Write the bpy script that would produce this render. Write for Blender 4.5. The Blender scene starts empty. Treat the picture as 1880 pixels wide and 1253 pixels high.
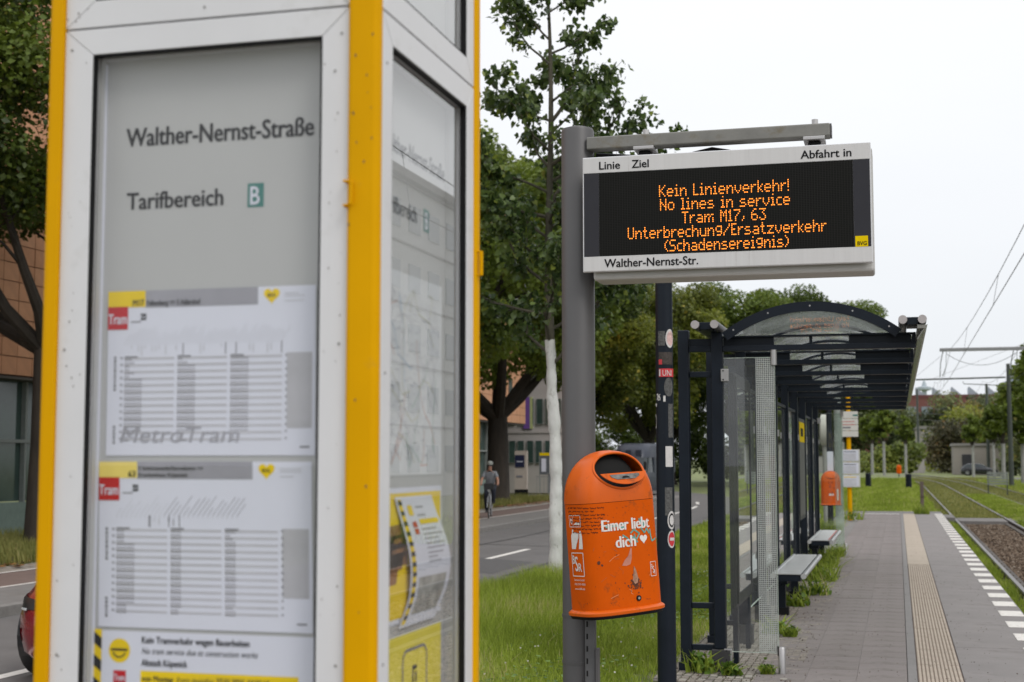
import bpy, math, random
import numpy as np
from mathutils import Vector, Matrix, Euler, noise as mnoise
R = math.radians
sc = bpy.context.scene
C = sc.collection
rnd = random.Random(7)

# ------------------------------------------------------------------ camera
cam_d = bpy.data.cameras.new('camera'); cam = bpy.data.objects.new('camera', cam_d); C.objects.link(cam)
cam.location = (0, 0, 1.55)
cam.rotation_euler = (R(90 + 4.75), 0, R(15.11))
cam_d.lens = 50.11; cam_d.sensor_width = 36.0
cam_d.clip_start = 0.05; cam_d.clip_end = 3000
cam_d.dof.use_dof = True; cam_d.dof.focus_distance = 6.7; cam_d.dof.aperture_fstop = 5.0
sc.camera = cam
sc.render.resolution_x = 1024; sc.render.resolution_y = 682

# ------------------------------------------------------------------ world: bright overcast sky
SUN_EL, SUN_AZ = R(46), R(128)          # azimuth clockwise from +Y
w = bpy.data.worlds.new('World'); sc.world = w; w.use_nodes = True
nt = w.node_tree; nt.nodes.clear(); N = nt.nodes.new; L = nt.links.new
out = N('ShaderNodeOutputWorld'); bg = N('ShaderNodeBackground'); bg.inputs['Strength'].default_value = 0.1
sky = N('ShaderNodeTexSky'); sky.sky_type = 'NISHITA'; sky.sun_disc = False
sky.sun_elevation = SUN_EL; sky.sun_rotation = SUN_AZ
tc = N('ShaderNodeTexCoord'); sx = N('ShaderNodeSeparateXYZ'); L(tc.outputs['Generated'], sx.inputs[0])
rp = N('ShaderNodeValToRGB'); L(sx.outputs['Z'], rp.inputs[0])
cr = rp.color_ramp; cr.elements[0].position = 0.0; cr.elements[0].color = (0.86, 0.89, 0.94, 1)
cr.elements[1].position = 1.0; cr.elements[1].color = (1.5, 1.52, 1.56, 1)
e = cr.elements.new(0.14); e.color = (0.96, 0.98, 1.01, 1)
e = cr.elements.new(0.32); e.color = (1.06, 1.07, 1.09, 1)
nz = N('ShaderNodeTexNoise'); nz.inputs['Scale'].default_value = 2.2; nz.inputs['Detail'].default_value = 4
mp = N('ShaderNodeMapping'); mp.inputs['Scale'].default_value = (1, 1, 3); L(tc.outputs['Generated'], mp.inputs[0]); L(mp.outputs[0], nz.inputs['Vector'])
mr = N('ShaderNodeMapRange'); mr.inputs['To Min'].default_value = 9.3; mr.inputs['To Max'].default_value = 10.7; L(nz.outputs['Fac'], mr.inputs['Value'])
vm = N('ShaderNodeVectorMath'); vm.operation = 'SCALE'; L(rp.outputs['Color'], vm.inputs[0]); L(mr.outputs[0], vm.inputs['Scale'])
mx = N('ShaderNodeMix'); mx.data_type = 'RGBA'; mx.inputs['Factor'].default_value = 0.93
L(sky.outputs[0], mx.inputs[6]); L(vm.outputs[0], mx.inputs[7]); L(mx.outputs[2], bg.inputs['Color']); L(bg.outputs[0], out.inputs[0])

# ------------------------------------------------------------------ sun behind cloud
sd = bpy.data.lights.new('sun', 'SUN'); sd.energy = 1.15; sd.angle = R(20); sd.color = (1, 0.96, 0.9)
so = bpy.data.objects.new('sun', sd); C.objects.link(so)
sdir = Vector((math.sin(SUN_AZ) * math.cos(SUN_EL), math.cos(SUN_AZ) * math.cos(SUN_EL), math.sin(SUN_EL)))
so.rotation_euler = sdir.to_track_quat('Z', 'Y').to_euler(); so.location = (20, -20, 40)

vs = sc.view_settings; sc.display_settings.display_device = 'sRGB'
vs.view_transform = 'Standard'; vs.look = 'None'; vs.exposure = 0.0; vs.gamma = 1.0; vs.use_curve_mapping = False
sc.cycles.max_bounces = 8; sc.cycles.transparent_max_bounces = 16; sc.cycles.transmission_bounces = 8
sc.cycles.use_denoising = True

# ================================================================== helpers
def tag(o, label=None, cat=None, group=None, kind=None):
    if label: o['label'] = label
    if cat: o['category'] = cat
    if group: o['group'] = group
    if kind: o['kind'] = kind
    return o
def thing(name, label, cat, loc=(0, 0, 0), rz=0, group=None):
    o = bpy.data.objects.new(name, None); C.objects.link(o); o.empty_display_size = 0.2
    o.location = loc; o.rotation_euler = (0, 0, rz)
    return tag(o, label, cat, group)
def struct(name, loc=(0, 0, 0)):
    o = bpy.data.objects.new(name, None); C.objects.link(o); o.location = loc
    return tag(o, kind='structure')
def kids(o): return [c for c in bpy.data.objects if c.parent == o]
def copy_tree(o, parent=None, loc=None, rz=None):
    c = o.copy(); C.objects.link(c); c.parent = parent
    if loc is not None: c.location = loc
    if rz is not None: c.rotation_euler.z = rz
    for ch in kids(o): copy_tree(ch, c)
    return c

class MB:
    """collects polygons, then links them as ONE mesh object"""
    def __init__(s): s.v = []; s.f = []
    def add(s, vs_, fs_):
        b = len(s.v); s.v += [tuple(p) for p in vs_]; s.f += [tuple(i + b for i in f) for f in fs_]; return s
    def box(s, x0, x1, y0, y1, z0, z1):
        return s.add([(x0,y0,z0),(x1,y0,z0),(x1,y1,z0),(x0,y1,z0),(x0,y0,z1),(x1,y0,z1),(x1,y1,z1),(x0,y1,z1)],
                     [(0,3,2,1),(4,5,6,7),(0,1,5,4),(1,2,6,5),(2,3,7,6),(3,0,4,7)])
    def obox(s, c, ax, ay, az):      # oriented box: centre and three half-axis vectors
        c, ax, ay, az = map(Vector, (c, ax, ay, az)); P = []
        for k in (-1, 1):
            for i, j in ((-1,-1),(1,-1),(1,1),(-1,1)): P.append(c + ax*i + ay*j + az*k)
        return s.add(P, [(0,3,2,1),(4,5,6,7),(0,1,5,4),(1,2,6,5),(2,3,7,6),(3,0,4,7)])
    def quad(s, a, b, c, d): return s.add([a, b, c, d], [(0,1,2,3)])
    def poly(s, pts): return s.add(pts, [tuple(range(len(pts)))])
    def prism(s, pts, vec):          # planar polygon extruded by vec
        n = len(pts); q = [Vector(p) + Vector(vec) for p in pts]
        return s.add(list(pts) + q, [tuple(range(n))[::-1], tuple(range(n, 2*n))] + [(i, (i+1) % n, n+(i+1) % n, n+i) for i in range(n)])
    def tube(s, pts, rad, n=10, cap=True, squash=None):
        pts = [Vector(p) for p in pts]; m = len(pts)
        if not hasattr(rad, '__len__'): rad = [rad]*m
        vs_ = []; prev = None
        for i, p in enumerate(pts):
            t = (pts[min(i+1, m-1)] - pts[max(i-1, 0)]).normalized()
            if prev is None:
                a = Vector((0,0,1)) if abs(t.z) < 0.9 else Vector((1,0,0))
                u = t.cross(a).normalized()
            else: u = (prev - t*prev.dot(t)).normalized()
            prev = u; v = t.cross(u)
            for k in range(n):
                an = 2*math.pi*k/n; vs_.append(p + (u*math.cos(an) + v*math.sin(an))*rad[i])
        fs = [(i*n+k, i*n+(k+1) % n, (i+1)*n+(k+1) % n, (i+1)*n+k) for i in range(m-1) for k in range(n)]
        if cap: fs += [tuple(range(n))[::-1], tuple(range((m-1)*n, m*n))]
        return s.add(vs_, fs)
    def loft(s, rings, cap=True):    # rings: list of equal-length closed point loops
        n = len(rings[0]); vs_ = [p for r in rings for p in r]; m = len(rings)
        fs = [(i*n+k, i*n+(k+1) % n, (i+1)*n+(k+1) % n, (i+1)*n+k) for i in range(m-1) for k in range(n)]
        if cap: fs += [tuple(range(n))[::-1], tuple(range((m-1)*n, m*n))]
        return s.add(vs_, fs)
    def disc(s, c, u, v, r, n=16):
        c, u, v = Vector(c), Vector(u), Vector(v)
        return s.poly([c + u*math.cos(2*math.pi*k/n)*r + v*math.sin(2*math.pi*k/n)*r for k in range(n)])
    def build(s, name, mat, parent=None, smooth=False, bevel=0, world=True):
        me = bpy.data.meshes.new(name)
        vs_ = s.v
        if parent is not None and world:
            M = wm(parent).inverted(); vs_ = [tuple(M @ Vector(p)) for p in vs_]
        me.from_pydata(vs_, [], s.f); me.update(); me.materials.append(mat)
        if smooth: me.polygons.foreach_set('use_smooth', [True]*len(me.polygons)); me.set_sharp_from_angle(angle=R(38))
        o = bpy.data.objects.new(name, me); C.objects.link(o)
        if parent is not None: o.parent = parent
        if bevel:
            b = o.modifiers.new('bevel', 'BEVEL'); b.width = bevel; b.segments = 2; b.limit_method = 'ANGLE'; b.harden_normals = False
        return o
def wm(o):
    M = Matrix.LocRotScale(o.location, o.rotation_euler, o.scale)
    return wm(o.parent) @ M if o.parent else M
def bx(name, mat, parent, *a, bevel=0): return MB().box(*a).build(name, mat, parent, bevel=bevel)
def np_mesh(name, V, F4=None, F3=None, mat=None, parent=None, tone=None, smooth=False):
    """numpy mesh, quads then triangles, optional per-vertex grey attribute 'tone'"""
    me = bpy.data.meshes.new(name)
    V = np.asarray(V, np.float32); nq = 0 if F4 is None else len(F4); ntr = 0 if F3 is None else len(F3)
    me.vertices.add(len(V)); me.vertices.foreach_set('co', V.ravel())
    idx = []; 
    if nq: idx.append(np.asarray(F4, np.int32).ravel())
    if ntr: idx.append(np.asarray(F3, np.int32).ravel())
    idx = np.concatenate(idx); me.loops.add(len(idx)); me.loops.foreach_set('vertex_index', idx)
    st = np.concatenate([np.arange(nq)*4, nq*4 + np.arange(ntr)*3]).astype(np.int32)
    me.polygons.add(nq + ntr); me.polygons.foreach_set('loop_start', st)
    if smooth: me.polygons.foreach_set('use_smooth', np.ones(nq+ntr, bool))
    me.update(calc_edges=True); me.validate()
    if tone is not None:
        a = me.attributes.new('tone', 'FLOAT', 'POINT'); a.data.foreach_set('value', np.asarray(tone, np.float32))
    if mat: me.materials.append(mat)
    o = bpy.data.objects.new(name, me); C.objects.link(o); o.parent = parent
    return o

# ---------------------------------------------------------------- materials
def M_(name, col, rough=0.6, metal=0.0, var=0.12, scale=6.0, bump=0.0, bscale=40.0, stretch=None, spec=0.5, dirt=None, dscale=2.0, coat=0.0):
    m = bpy.data.materials.new(name); m.use_nodes = True; t = m.node_tree; n = t.nodes; l = t.links
    b = n['Principled BSDF']; b.inputs['Roughness'].default_value = rough; b.inputs['Metallic'].default_value = metal
    b.inputs['Specular IOR Level'].default_value = spec; b.inputs['Coat Weight'].default_value = coat
    tcn = n.new('ShaderNodeTexCoord'); mpn = n.new('ShaderNodeMapping'); l.new(tcn.outputs['Object'], mpn.inputs[0])
    if stretch: mpn.inputs['Scale'].default_value = stretch
    nz1 = n.new('ShaderNodeTexNoise'); nz1.inputs['Scale'].default_value = scale; nz1.inputs['Detail'].default_value = 6; nz1.inputs['Roughness'].default_value = 0.65
    l.new(mpn.outputs[0], nz1.inputs['Vector'])
    r_ = n.new('ShaderNodeMapRange'); r_.inputs['From Min'].default_value = 0.3; r_.inputs['From Max'].default_value = 0.7
    r_.inputs['To Min'].default_value = 1 - var; r_.inputs['To Max'].default_value = 1 + var; l.new(nz1.outputs['Fac'], r_.inputs['Value'])
    sc_ = n.new('ShaderNodeVectorMath'); sc_.operation = 'SCALE'; sc_.inputs[0].default_value = col; l.new(r_.outputs[0], sc_.inputs['Scale'])
    last = sc_.outputs[0]
    if dirt:
        dn = n.new('ShaderNodeTexNoise'); dn.inputs['Scale'].default_value = dscale; dn.inputs['Detail'].default_value = 9; dn.inputs['Roughness'].default_value = 0.7
        l.new(mpn.outputs[0], dn.inputs['Vector'])
        dr = n.new('ShaderNodeValToRGB'); dr.color_ramp.elements[0].position = dirt[1]; dr.color_ramp.elements[1].position = dirt[1] + 0.12
        l.new(dn.outputs['Fac'], dr.inputs[0])
        ml = n.new('ShaderNodeMath'); ml.operation = 'MULTIPLY'; ml.inputs[1].default_value = dirt[2]; l.new(dr.outputs[0], ml.inputs[0])
        mxn = n.new('ShaderNodeMix'); mxn.data_type = 'RGBA'; l.new(ml.outputs[0], mxn.inputs[0]); l.new(last, mxn.inputs[6]); mxn.inputs[7].default_value = (*dirt[0], 1)
        last = mxn.outputs[2]
    l.new(last, b.inputs['Base Color'])
    rr = n.new('ShaderNodeMapRange'); rr.inputs['To Min'].default_value = max(0, rough - 0.1); rr.inputs['To Max'].default_value = min(1, rough + 0.12)
    l.new(nz1.outputs['Fac'], rr.inputs['Value']); l.new(rr.outputs[0], b.inputs['Roughness'])
    if bump:
        bn = n.new('ShaderNodeTexNoise'); bn.inputs['Scale'].default_value = bscale; bn.inputs['Detail'].default_value = 5; l.new(mpn.outputs[0], bn.inputs['Vector'])
        bp = n.new('ShaderNodeBump'); bp.inputs['Strength'].default_value = bump; bp.inputs['Distance'].default_value = 0.01
        l.new(bn.outputs['Fac'], bp.inputs['Height']); l.new(bp.outputs[0], b.inputs['Normal'])
    return m
def M_emit(name, col, s):
    m = bpy.data.materials.new(name); m.use_nodes = True; b = m.node_tree.nodes['Principled BSDF']
    b.inputs['Base Color'].default_value = (0.02, 0.01, 0.0, 1); b.inputs['Emission Color'].default_value = (*col, 1); b.inputs['Emission Strength'].default_value = s
    return m
def M_glass(name, tint=(1, 1, 1), dirt=0.06, milky=False, refl=1.0, rough=0.0, ior=1.5, dcol=(0.6, 0.62, 0.62)):
    """thin pane: see-through plus mirror reflection by Fresnel, and a little dust"""
    m = bpy.data.materials.new(name); m.use_nodes = True; t = m.node_tree; n = t.nodes; l = t.links; n.remove(n['Principled BSDF'])
    o = n['Material Output']; tr = n.new('ShaderNodeBsdfTransparent'); tr.inputs[0].default_value = (*tint, 1)
    gl = n.new('ShaderNodeBsdfGlossy'); gl.inputs['Roughness'].default_value = rough; gl.inputs['Color'].default_value = (1, 1, 1, 1)
    fr = n.new('ShaderNodeFresnel'); fr.inputs['IOR'].default_value = ior
    geo = n.new('ShaderNodeNewGeometry')
    mu = n.new('ShaderNodeMath'); mu.operation = 'MULTIPLY'; mu.use_clamp = True; mu.inputs[1].default_value = refl * 1.6; l.new(fr.outputs[0], mu.inputs[0])
    mf = n.new('ShaderNodeMix'); mf.data_type = 'FLOAT'; l.new(geo.outputs['Backfacing'], mf.inputs[0]); l.new(mu.outputs[0], mf.inputs[2]); mf.inputs[3].default_value = 0.06
    m1 = n.new('ShaderNodeMixShader'); l.new(mf.outputs[0], m1.inputs[0]); l.new(tr.outputs[0], m1.inputs[1]); l.new(gl.outputs[0], m1.inputs[2])
    df = n.new('ShaderNodeBsdfTranslucent' if milky else 'ShaderNodeBsdfDiffuse'); df.inputs[0].default_value = (*dcol, 1)
    tcn = n.new('ShaderNodeTexCoord'); nz1 = n.new('ShaderNodeTexNoise'); nz1.inputs['Scale'].default_value = 3; nz1.inputs['Detail'].default_value = 8; l.new(tcn.outputs['Object'], nz1.inputs['Vector'])
    r_ = n.new('ShaderNodeMapRange'); r_.inputs['From Min'].default_value = 0.35; r_.inputs['From Max'].default_value = 0.7; r_.inputs['To Min'].default_value = dirt*0.4; r_.inputs['To Max'].default_value = dirt*1.7
    l.new(nz1.outputs['Fac'], r_.inputs['Value'])
    m2 = n.new('ShaderNodeMixShader'); l.new(r_.outputs[0], m2.inputs[0]); l.new(m1.outputs[0], m2.inputs[1]); l.new(df.outputs[0], m2.inputs[2]); l.new(m2.outputs[0], o.inputs['Surface'])
    return m
def M_leaf(name, dark, light, trans=0.35, warm=None, rough=0.45, spec=0.35):
    m = bpy.data.materials.new(name); m.use_nodes = True; t = m.node_tree; n = t.nodes; l = t.links
    b = n['Principled BSDF']; o = n['Material Output']; b.inputs['Roughness'].default_value = rough; b.inputs['Specular IOR Level'].default_value = spec
    at = n.new('ShaderNodeAttribute'); at.attribute_name = 'tone'
    rp_ = n.new('ShaderNodeValToRGB'); l.new(at.outputs['Fac'], rp_.inputs[0]); e_ = rp_.color_ramp.elements
    e_[0].color = (*dark, 1); e_[1].color = (*light, 1); e_[1].position = 0.85
    if warm: w_ = e_.new(1.0); w_.color = (*warm, 1)
    l.new(rp_.outputs[0], b.inputs['Base Color'])
    tl = n.new('ShaderNodeBsdfTranslucent'); l.new(rp_.outputs[0], tl.inputs[0])
    ms = n.new('ShaderNodeMixShader'); ms.inputs[0].default_value = trans; l.new(b.outputs[0], ms.inputs[1]); l.new(tl.outputs[0], ms.inputs[2]); l.new(ms.outputs[0], o.inputs['Surface'])
    return m

mYel = M_('yellow_paint', (0.70, 0.350, 0.0), 0.5, var=0.05, scale=3, spec=.06, dirt=((0.35, 0.2, 0.05), 0.62, 0.5), dscale=6)
mWhite = M_('white_aluminium', (0.67, 0.67, 0.69), 0.38, var=0.03, scale=5, dirt=((0.42, 0.41, 0.39), 0.6, 0.35), dscale=5)
mBlack = M_('black_rubber', (0.010, 0.010, 0.011), 0.6, var=0.2, spec=.15)
mPanel = M_('grey_backing_panel', (0.42, 0.425, 0.425), 0.6, var=0.03, scale=3)
mPaper = M_('white_paper', (0.64, 0.66, 0.75), 0.75, var=0.02, scale=4)
mInk = M_('black_ink', (0.012, 0.012, 0.014), 0.7, spec=.1)
mInkGrey = M_('grey_ink', (0.30, 0.30, 0.34), 0.7)
mInkMid = M_('mid_grey_ink', (0.17, 0.17, 0.19), 0.7)
mInkPale = M_('pale_grey_ink', (0.52, 0.53, 0.58), 0.7)
mInkYel = M_('yellow_ink', (0.78, 0.56, 0.0), 0.7, spec=.1)
mInkPYel = M_('pale_yellow_ink', (0.80, 0.64, 0.14), 0.6)
mInkRed = M_('red_ink', (0.48, 0.006, 0.014), 0.7, spec=.1)
mInkTeal = M_('teal_ink', (0.02, 0.16, 0.14), 0.6)
mInkBlue = M_('blue_ink', (0.05, 0.2, 0.45), 0.6)
mInkPurp = M_('purple_ink', (0.20, 0.08, 0.22), 0.6)
mInkBrn = M_('brown_print', (0.22, 0.09, 0.02), 0.6, var=0.5, scale=14)
mPhoto = M_('printed_photo', (0.30, 0.30, 0.28), 0.6, var=0.6, scale=30)
mGlassK = M_glass('kiosk_glass', dirt=0.018, refl=.62)
mGlassKS = M_glass('kiosk_side_glass', dirt=0.07, refl=1.05)
mGlassS = M_glass('shelter_glass', tint=(0.90, 0.95, 0.92), dirt=0.05)
mGlassR = M_glass('roof_glass', tint=(0.80, 0.84, 0.82), dirt=0.26, milky=True, refl=1.5, dcol=(0.45, 0.47, 0.46))
mGlassEdge = M_('frosted_pale_glass', (0.45, 0.52, 0.46), 0.3)
mSteel = M_('brushed_steel', (0.45, 0.44, 0.44), 0.42, metal=0.85, var=0.08, scale=4)
mGrey = M_('grey_painted_steel', (0.105, 0.102, 0.104), 0.45, metal=0.2, spec=.35, var=0.06, scale=3, dirt=((0.10, 0.09, 0.08), 0.63, 0.6), dscale=9)
mNavy = M_('dark_blue_grey_paint', (0.0075, 0.0115, 0.019), 0.42, var=0.2, spec=.22, scale=4, dirt=((0.06, 0.06, 0.055), 0.66, 0.4), dscale=7)
mConc = M_('grey_concrete', (0.20, 0.19, 0.18), 0.9, var=0.2, scale=8, bump=0.4, bscale=60)
mOrange = M_('orange_plastic', (0.62, 0.090, 0.0), 0.45, var=0.07, scale=5, dirt=((0.22, 0.06, 0.015), 0.585, 0.7), dscale=14, spec=0.10)
mHood = M_('orange_hood_plastic', (0.63, 0.105, 0.004), 0.33, var=0.08, scale=5, dirt=((0.18, 0.05, 0.015), 0.57, 0.7), dscale=12, spec=0.28)
mDecal = M_('worn_white_decal', (0.72, 0.69, 0.66), 0.6, var=0.1, scale=20, dirt=((0.45, 0.15, 0.05), 0.60, 0.9), dscale=28)
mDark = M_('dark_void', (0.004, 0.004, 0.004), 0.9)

# ---------------------------------------------------------------- text
def text_mesh(s, bold=0.0):
    cu = bpy.data.curves.new('lettering', 'FONT'); cu.body = s; cu.offset = bold; cu.resolution_u = 3
    o = bpy.data.objects.new('tmp', cu); C.objects.link(o)
    dg = bpy.context.evaluated_depsgraph_get(); me = bpy.data.meshes.new_from_object(o.evaluated_get(dg))
    V = np.array([v.co[:] for v in me.vertices]); F = [tuple(p.vertices) for p in me.polygons]
    bpy.data.objects.remove(o); bpy.data.curves.remove(cu); bpy.data.meshes.remove(me)
    return V, F
def text_fit(s, u0, u1, v0, v1, bold=0.0, shear=0.0, cap=True):
    V, F = text_mesh(s)
    """returns 2D verts scaled so the string spans u0..u1 and its capitals v0..v1"""
    x0, x1 = V[:, 0].min(), V[:, 0].max(); y0, y1 = 0.0, 0.69
    U = (V[:, 0] - x0)/(x1 - x0)*(u1 - u0) + u0; W = (V[:, 1] - y0)/(y1 - y0)*(v1 - v0) + v0
    return U + (W - v0)*shear, W, F
def text_y(name, s, x0, x1, z0, z1, y, mat, parent, bold=0.0, shear=0.0, flip=False):   # on a wall facing -Y (or +Y when flip)
    U, W, F = text_fit(s, x0, x1, z0, z1, 0, shear); m = MB(); d = bold*(z1 - z0)*1.1
    if flip: U = x0 + x1 - U
    for k, (du, dw) in enumerate(((0, 0),) if bold < .005 else ((0, 0), (d, 0), (-d, 0), (0, d*.6), (0, -d*.6))): m.add([(a + du, y + (k if flip else -k)*.00008, b + dw) for a, b in zip(U, W)], F)
    return m.build(name, mat, parent)
def text_x(name, s, y0, y1, z0, z1, x, mat, parent, bold=0.0, shear=0.0):                # on a wall facing +X
    U, W, F = text_fit(s, y0, y1, z0, z1, 0, shear); m = MB(); d = bold*(z1 - z0)*1.1
    for k, (du, dw) in enumerate(((0, 0), (d, 0), (-d, 0), (0, d*.6), (0, -d*.6))): m.add([(x + k*.00008, a + du, b + dw) for a, b in zip(U, W)], F)
    return m.build(name, mat, parent)
def heart(cx, cz, r):
    P = []
    for k in range(28):
        t = 2*math.pi*k/28; P.append((cx + r*math.sin(t)**3, cz + r*(13*math.cos(t) - 5*math.cos(2*t) - 2*math.cos(3*t) - math.cos(4*t))/16))
    return P

# ================================================================== THE SETTING
mSoil = M_('dry_soil', (0.11, 0.095, 0.06), 0.95, var=0.5, scale=9, bump=0.6, bscale=50, dirt=((0.07, 0.11, 0.02), 0.45, 0.8), dscale=5)
mField = M_('rough_grass_ground', (0.15, 0.175, 0.060), 0.95, var=0.45, scale=1.2, bump=0.6, bscale=12, dirt=((0.16, 0.14, 0.06), 0.55, 0.6), dscale=0.6)
mRoad = M_('asphalt', (0.125, 0.118, 0.115), 0.9, var=0.14, scale=1.5, bump=0.5, bscale=90, dirt=((0.07, 0.068, 0.068), 0.6, 0.5), dscale=0.5)
mBike = M_('reddish_bike_paving', (0.15, 0.105, 0.09), 0.9, var=0.15, scale=3, bump=0.3, bscale=60)
mWalk = M_('grey_walk_paving', (0.17, 0.16, 0.152), 0.9, var=0.15, scale=3, bump=0.3, bscale=60, dirt=((0.10, 0.09, 0.07), 0.58, 0.6), dscale=1.2)
mMosaic = M_('granite_setts', (0.24, 0.215, 0.185), 0.85, var=0.35, scale=14, bump=0.5, bscale=60)
mTile = M_('worn_concrete_slab', (0.215, 0.190, 0.182), 0.85, var=0.20, scale=2.3, bump=0.35, bscale=120, dirt=((0.125, 0.110, 0.10), 0.50, 0.7), dscale=2.2)
mTile2 = M_('worn_concrete_slab_brownish', (0.207, 0.183, 0.174), 0.87, var=0.20, scale=2.3, bump=0.35, bscale=120, dirt=((0.125, 0.110, 0.10), 0.50, 0.7), dscale=2.2)
mEdge = M_('smooth_edge_slab', (0.215, 0.198, 0.192), 0.82, var=0.14, scale=2, bump=0.2, bscale=150, dirt=((0.13, 0.115, 0.108), 0.55, 0.6), dscale=1.8)
mTact = M_('cream_tactile_paving', (0.40, 0.34, 0.275), 0.85, var=0.14, scale=6, bump=0.3, bscale=90, dirt=((0.16, 0.12, 0.10), 0.60, 0.75), dscale=9)
mTactG = M_('tactile_groove', (0.16, 0.115, 0.095), 0.9, var=0.2, scale=8)
mPaint = M_('white_road_paint', (0.70, 0.67, 0.63), 0.75, var=0.08, scale=9, dirt=((0.30, 0.26, 0.23), 0.56, 0.8), dscale=9)
mRail = M_('polished_rail_head', (0.20, 0.19, 0.19), 0.42, metal=0.7, var=0.15, scale=6)
mHaunch = M_('dirty_concrete', (.085, .075, .066), .9, var=.3, scale=6)
mRailSide = M_('rusty_rail_side', (0.075, 0.05, 0.038), 0.8, var=0.3, scale=12)
mBallast = M_('brown_ballast', (0.10, 0.075, 0.06), 0.95, var=0.5, scale=20, bump=1.0, bscale=40)

def rc(y): return 0 if y < 50 else -0.007*(y - 50)**2          # the road swings left beyond y = 50
def tcv(y): return 0 if y < 100 else -0.0008*(y - 100)**2      # the tracks too, further on
def ribbon(name, x0, x1, y0, y1, z, mat, parent=None, cf=rc, step=3.0, z1=None, thick=0):
    n = max(2, int((y1 - y0)/step) + 1); m = MB(); ys = [y0 + (y1 - y0)*i/(n - 1) for i in range(n)]
    zz1 = z if z1 is None else z1; vs_ = []
    for y in ys: vs_ += [(x0 + cf(y), y, z), (x1 + cf(y), y, zz1)]
    m.add(vs_, [(2*i, 2*i+1, 2*i+3, 2*i+2) for i in range(n - 1)])
    if thick:
        for s_ in (0, 1):
            q = []
            for y in ys: xx, zz = ((x0, z), (x1, zz1))[s_]; q += [(xx + cf(y), y, zz), (xx + cf(y), y, zz - thick)]
            m.add(q, [(2*i, 2*i+1, 2*i+3, 2*i+2) for i in range(n - 1)])
        m.add([(x0+cf(y0), y0, z), (x1+cf(y0), y0, zz1), (x1+cf(y0), y0, zz1-thick), (x0+cf(y0), y0, z-thick)], [(0, 1, 2, 3)])
        m.add([(x0+cf(y1), y1, z), (x1+cf(y1), y1, zz1), (x1+cf(y1), y1, zz1-thick), (x0+cf(y1), y1, z-thick)], [(0, 1, 2, 3)])
    return m.build(name, mat, parent)

tag(MB().quad((-1500, -400, -.42), (1500, -400, -.42), (1500, 2500, -.42), (-1500, 2500, -.42)).build('ground', mField), kind='structure')
road = struct('road')
ribbon('asphalt_surface', -10.2, -4.9, -30, 150, -.30, mRoad, road)
mk = MB()
for y in np.arange(-2.2, 60, 5.6): mk.add([(-7.50+rc(y), y, -.296), (-7.36+rc(y), y, -.296), (-7.36+rc(y+3), y+3, -.296), (-7.50+rc(y+3), y+3, -.296)], [(0,1,2,3)])
mk.build('lane_marking', mPaint, road)
ts = MB()
for (xa, ya, xb, yb) in ((-8.9, 14, -8.75, 40), (-10.1, 30.5, -5.0, 29.2), (-10.1, 19.5, -5.0, 20.6), (-6.1, 22, -6.0, 48), (-10.1, 47, -5.0, 46)):
    pts = [(xa + (xb - xa)*i/14 + rnd.uniform(-.05, .05), ya + (yb - ya)*i/14 + rnd.uniform(-.05, .05), -.2955) for i in range(15)]
    for p, q in zip(pts[:-1], pts[1:]):
        d = (Vector(q) - Vector(p)).normalized(); n_ = Vector((-d.y, d.x, 0))*.028; ts.quad(Vector(p) - n_, Vector(q) - n_, Vector(q) + n_, Vector(p) + n_)
tag(ts.build('tar_seams', M_('tar', (.03, .03, .03), .6), road), kind='stuff')
tr = MB(); tr.quad((-9.6, 24, -.297), (-6.4, 22.5, -.297), (-6.4, 25.2, -.297), (-9.6, 27.5, -.297)); tr.build('repair_patch', M_('newer_asphalt', (0.085, 0.082, 0.082), .9, var=.1, bump=.4, bscale=90), road)
ribbon('side_road', -34, -10.3, 63, 74.5, -.297, mWalk, None, cf=lambda y: 0); tag(bpy.data.objects['side_road'], kind='structure')
kerb = struct('kerb')
kb = MB().box(-.075, .075, -.49, .49, -.18, 0).build('kerb_stone', mConc, kerb, bevel=.012, world=False); kb.location = (-10.28, -4, -.17)
for i in range(1, 64):
    c = kb.copy(); C.objects.link(c); c.location = (-10.28, -4 + i*1.0, -.17)
kn = MB().box(-.06, .06, -.49, .49, -.18, 0).build('kerb_stone', mConc, kerb, bevel=.012, world=False); kn.location = (-4.84, -2, -.20)
for i in range(1, 62):
    c = kn.copy(); C.objects.link(c); c.location = (-4.84, -2 + i*1.0, -.20)
ribbon('pavement', -11.75, -10.36, -12, 62.9, -.18, mWalk, None, thick=.2, cf=lambda y: 0); tag(bpy.data.objects['pavement'], kind='structure')
bp_ = struct('bike_path')
ribbon('paving', -13.3, -11.75, -12, 62.9, -.184, mBike, bp_, cf=lambda y: 0)
ribbon('edge_line', -11.83, -11.75, -12, 62.9, -.176, mPaint, bp_, cf=lambda y: 0); ribbon('edge_line', -13.3, -13.22, -12, 62.9, -.176, mPaint, bp_, cf=lambda y: 0)
ribbon('sett_strip', -14.1, -13.3, -12, 62.9, -.188, mMosaic, None, cf=lambda y: 0); tag(bpy.data.objects['sett_strip'], kind='structure')
ribbon('tree_verge', -19.4, -14.1, -12, 62.9, -.19, mSoil, None, cf=lambda y: 0); tag(bpy.data.objects['tree_verge'], kind='structure')
ribbon('verge', -4.77, -1.70, -8, 60, -.14, mSoil, None, z1=-.02, cf=lambda y: 0); tag(bpy.data.objects['verge'], kind='structure')
ribbon('lawn', -4.7, 1.2, 60, 260, -.21, mField, None, z1=-.21, cf=rc if False else (lambda y: 0)); tag(bpy.data.objects['lawn'], kind='structure')
ribbon('near_lawn', -1.7, 1.2, 45.05, 60, -.12, mField, None, z1=-.21, cf=lambda y: 0); tag(bpy.data.objects['near_lawn'], kind='structure')

# ---- the platform: slabs, tactile strip, edge slabs
plat = struct('platform')

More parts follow.
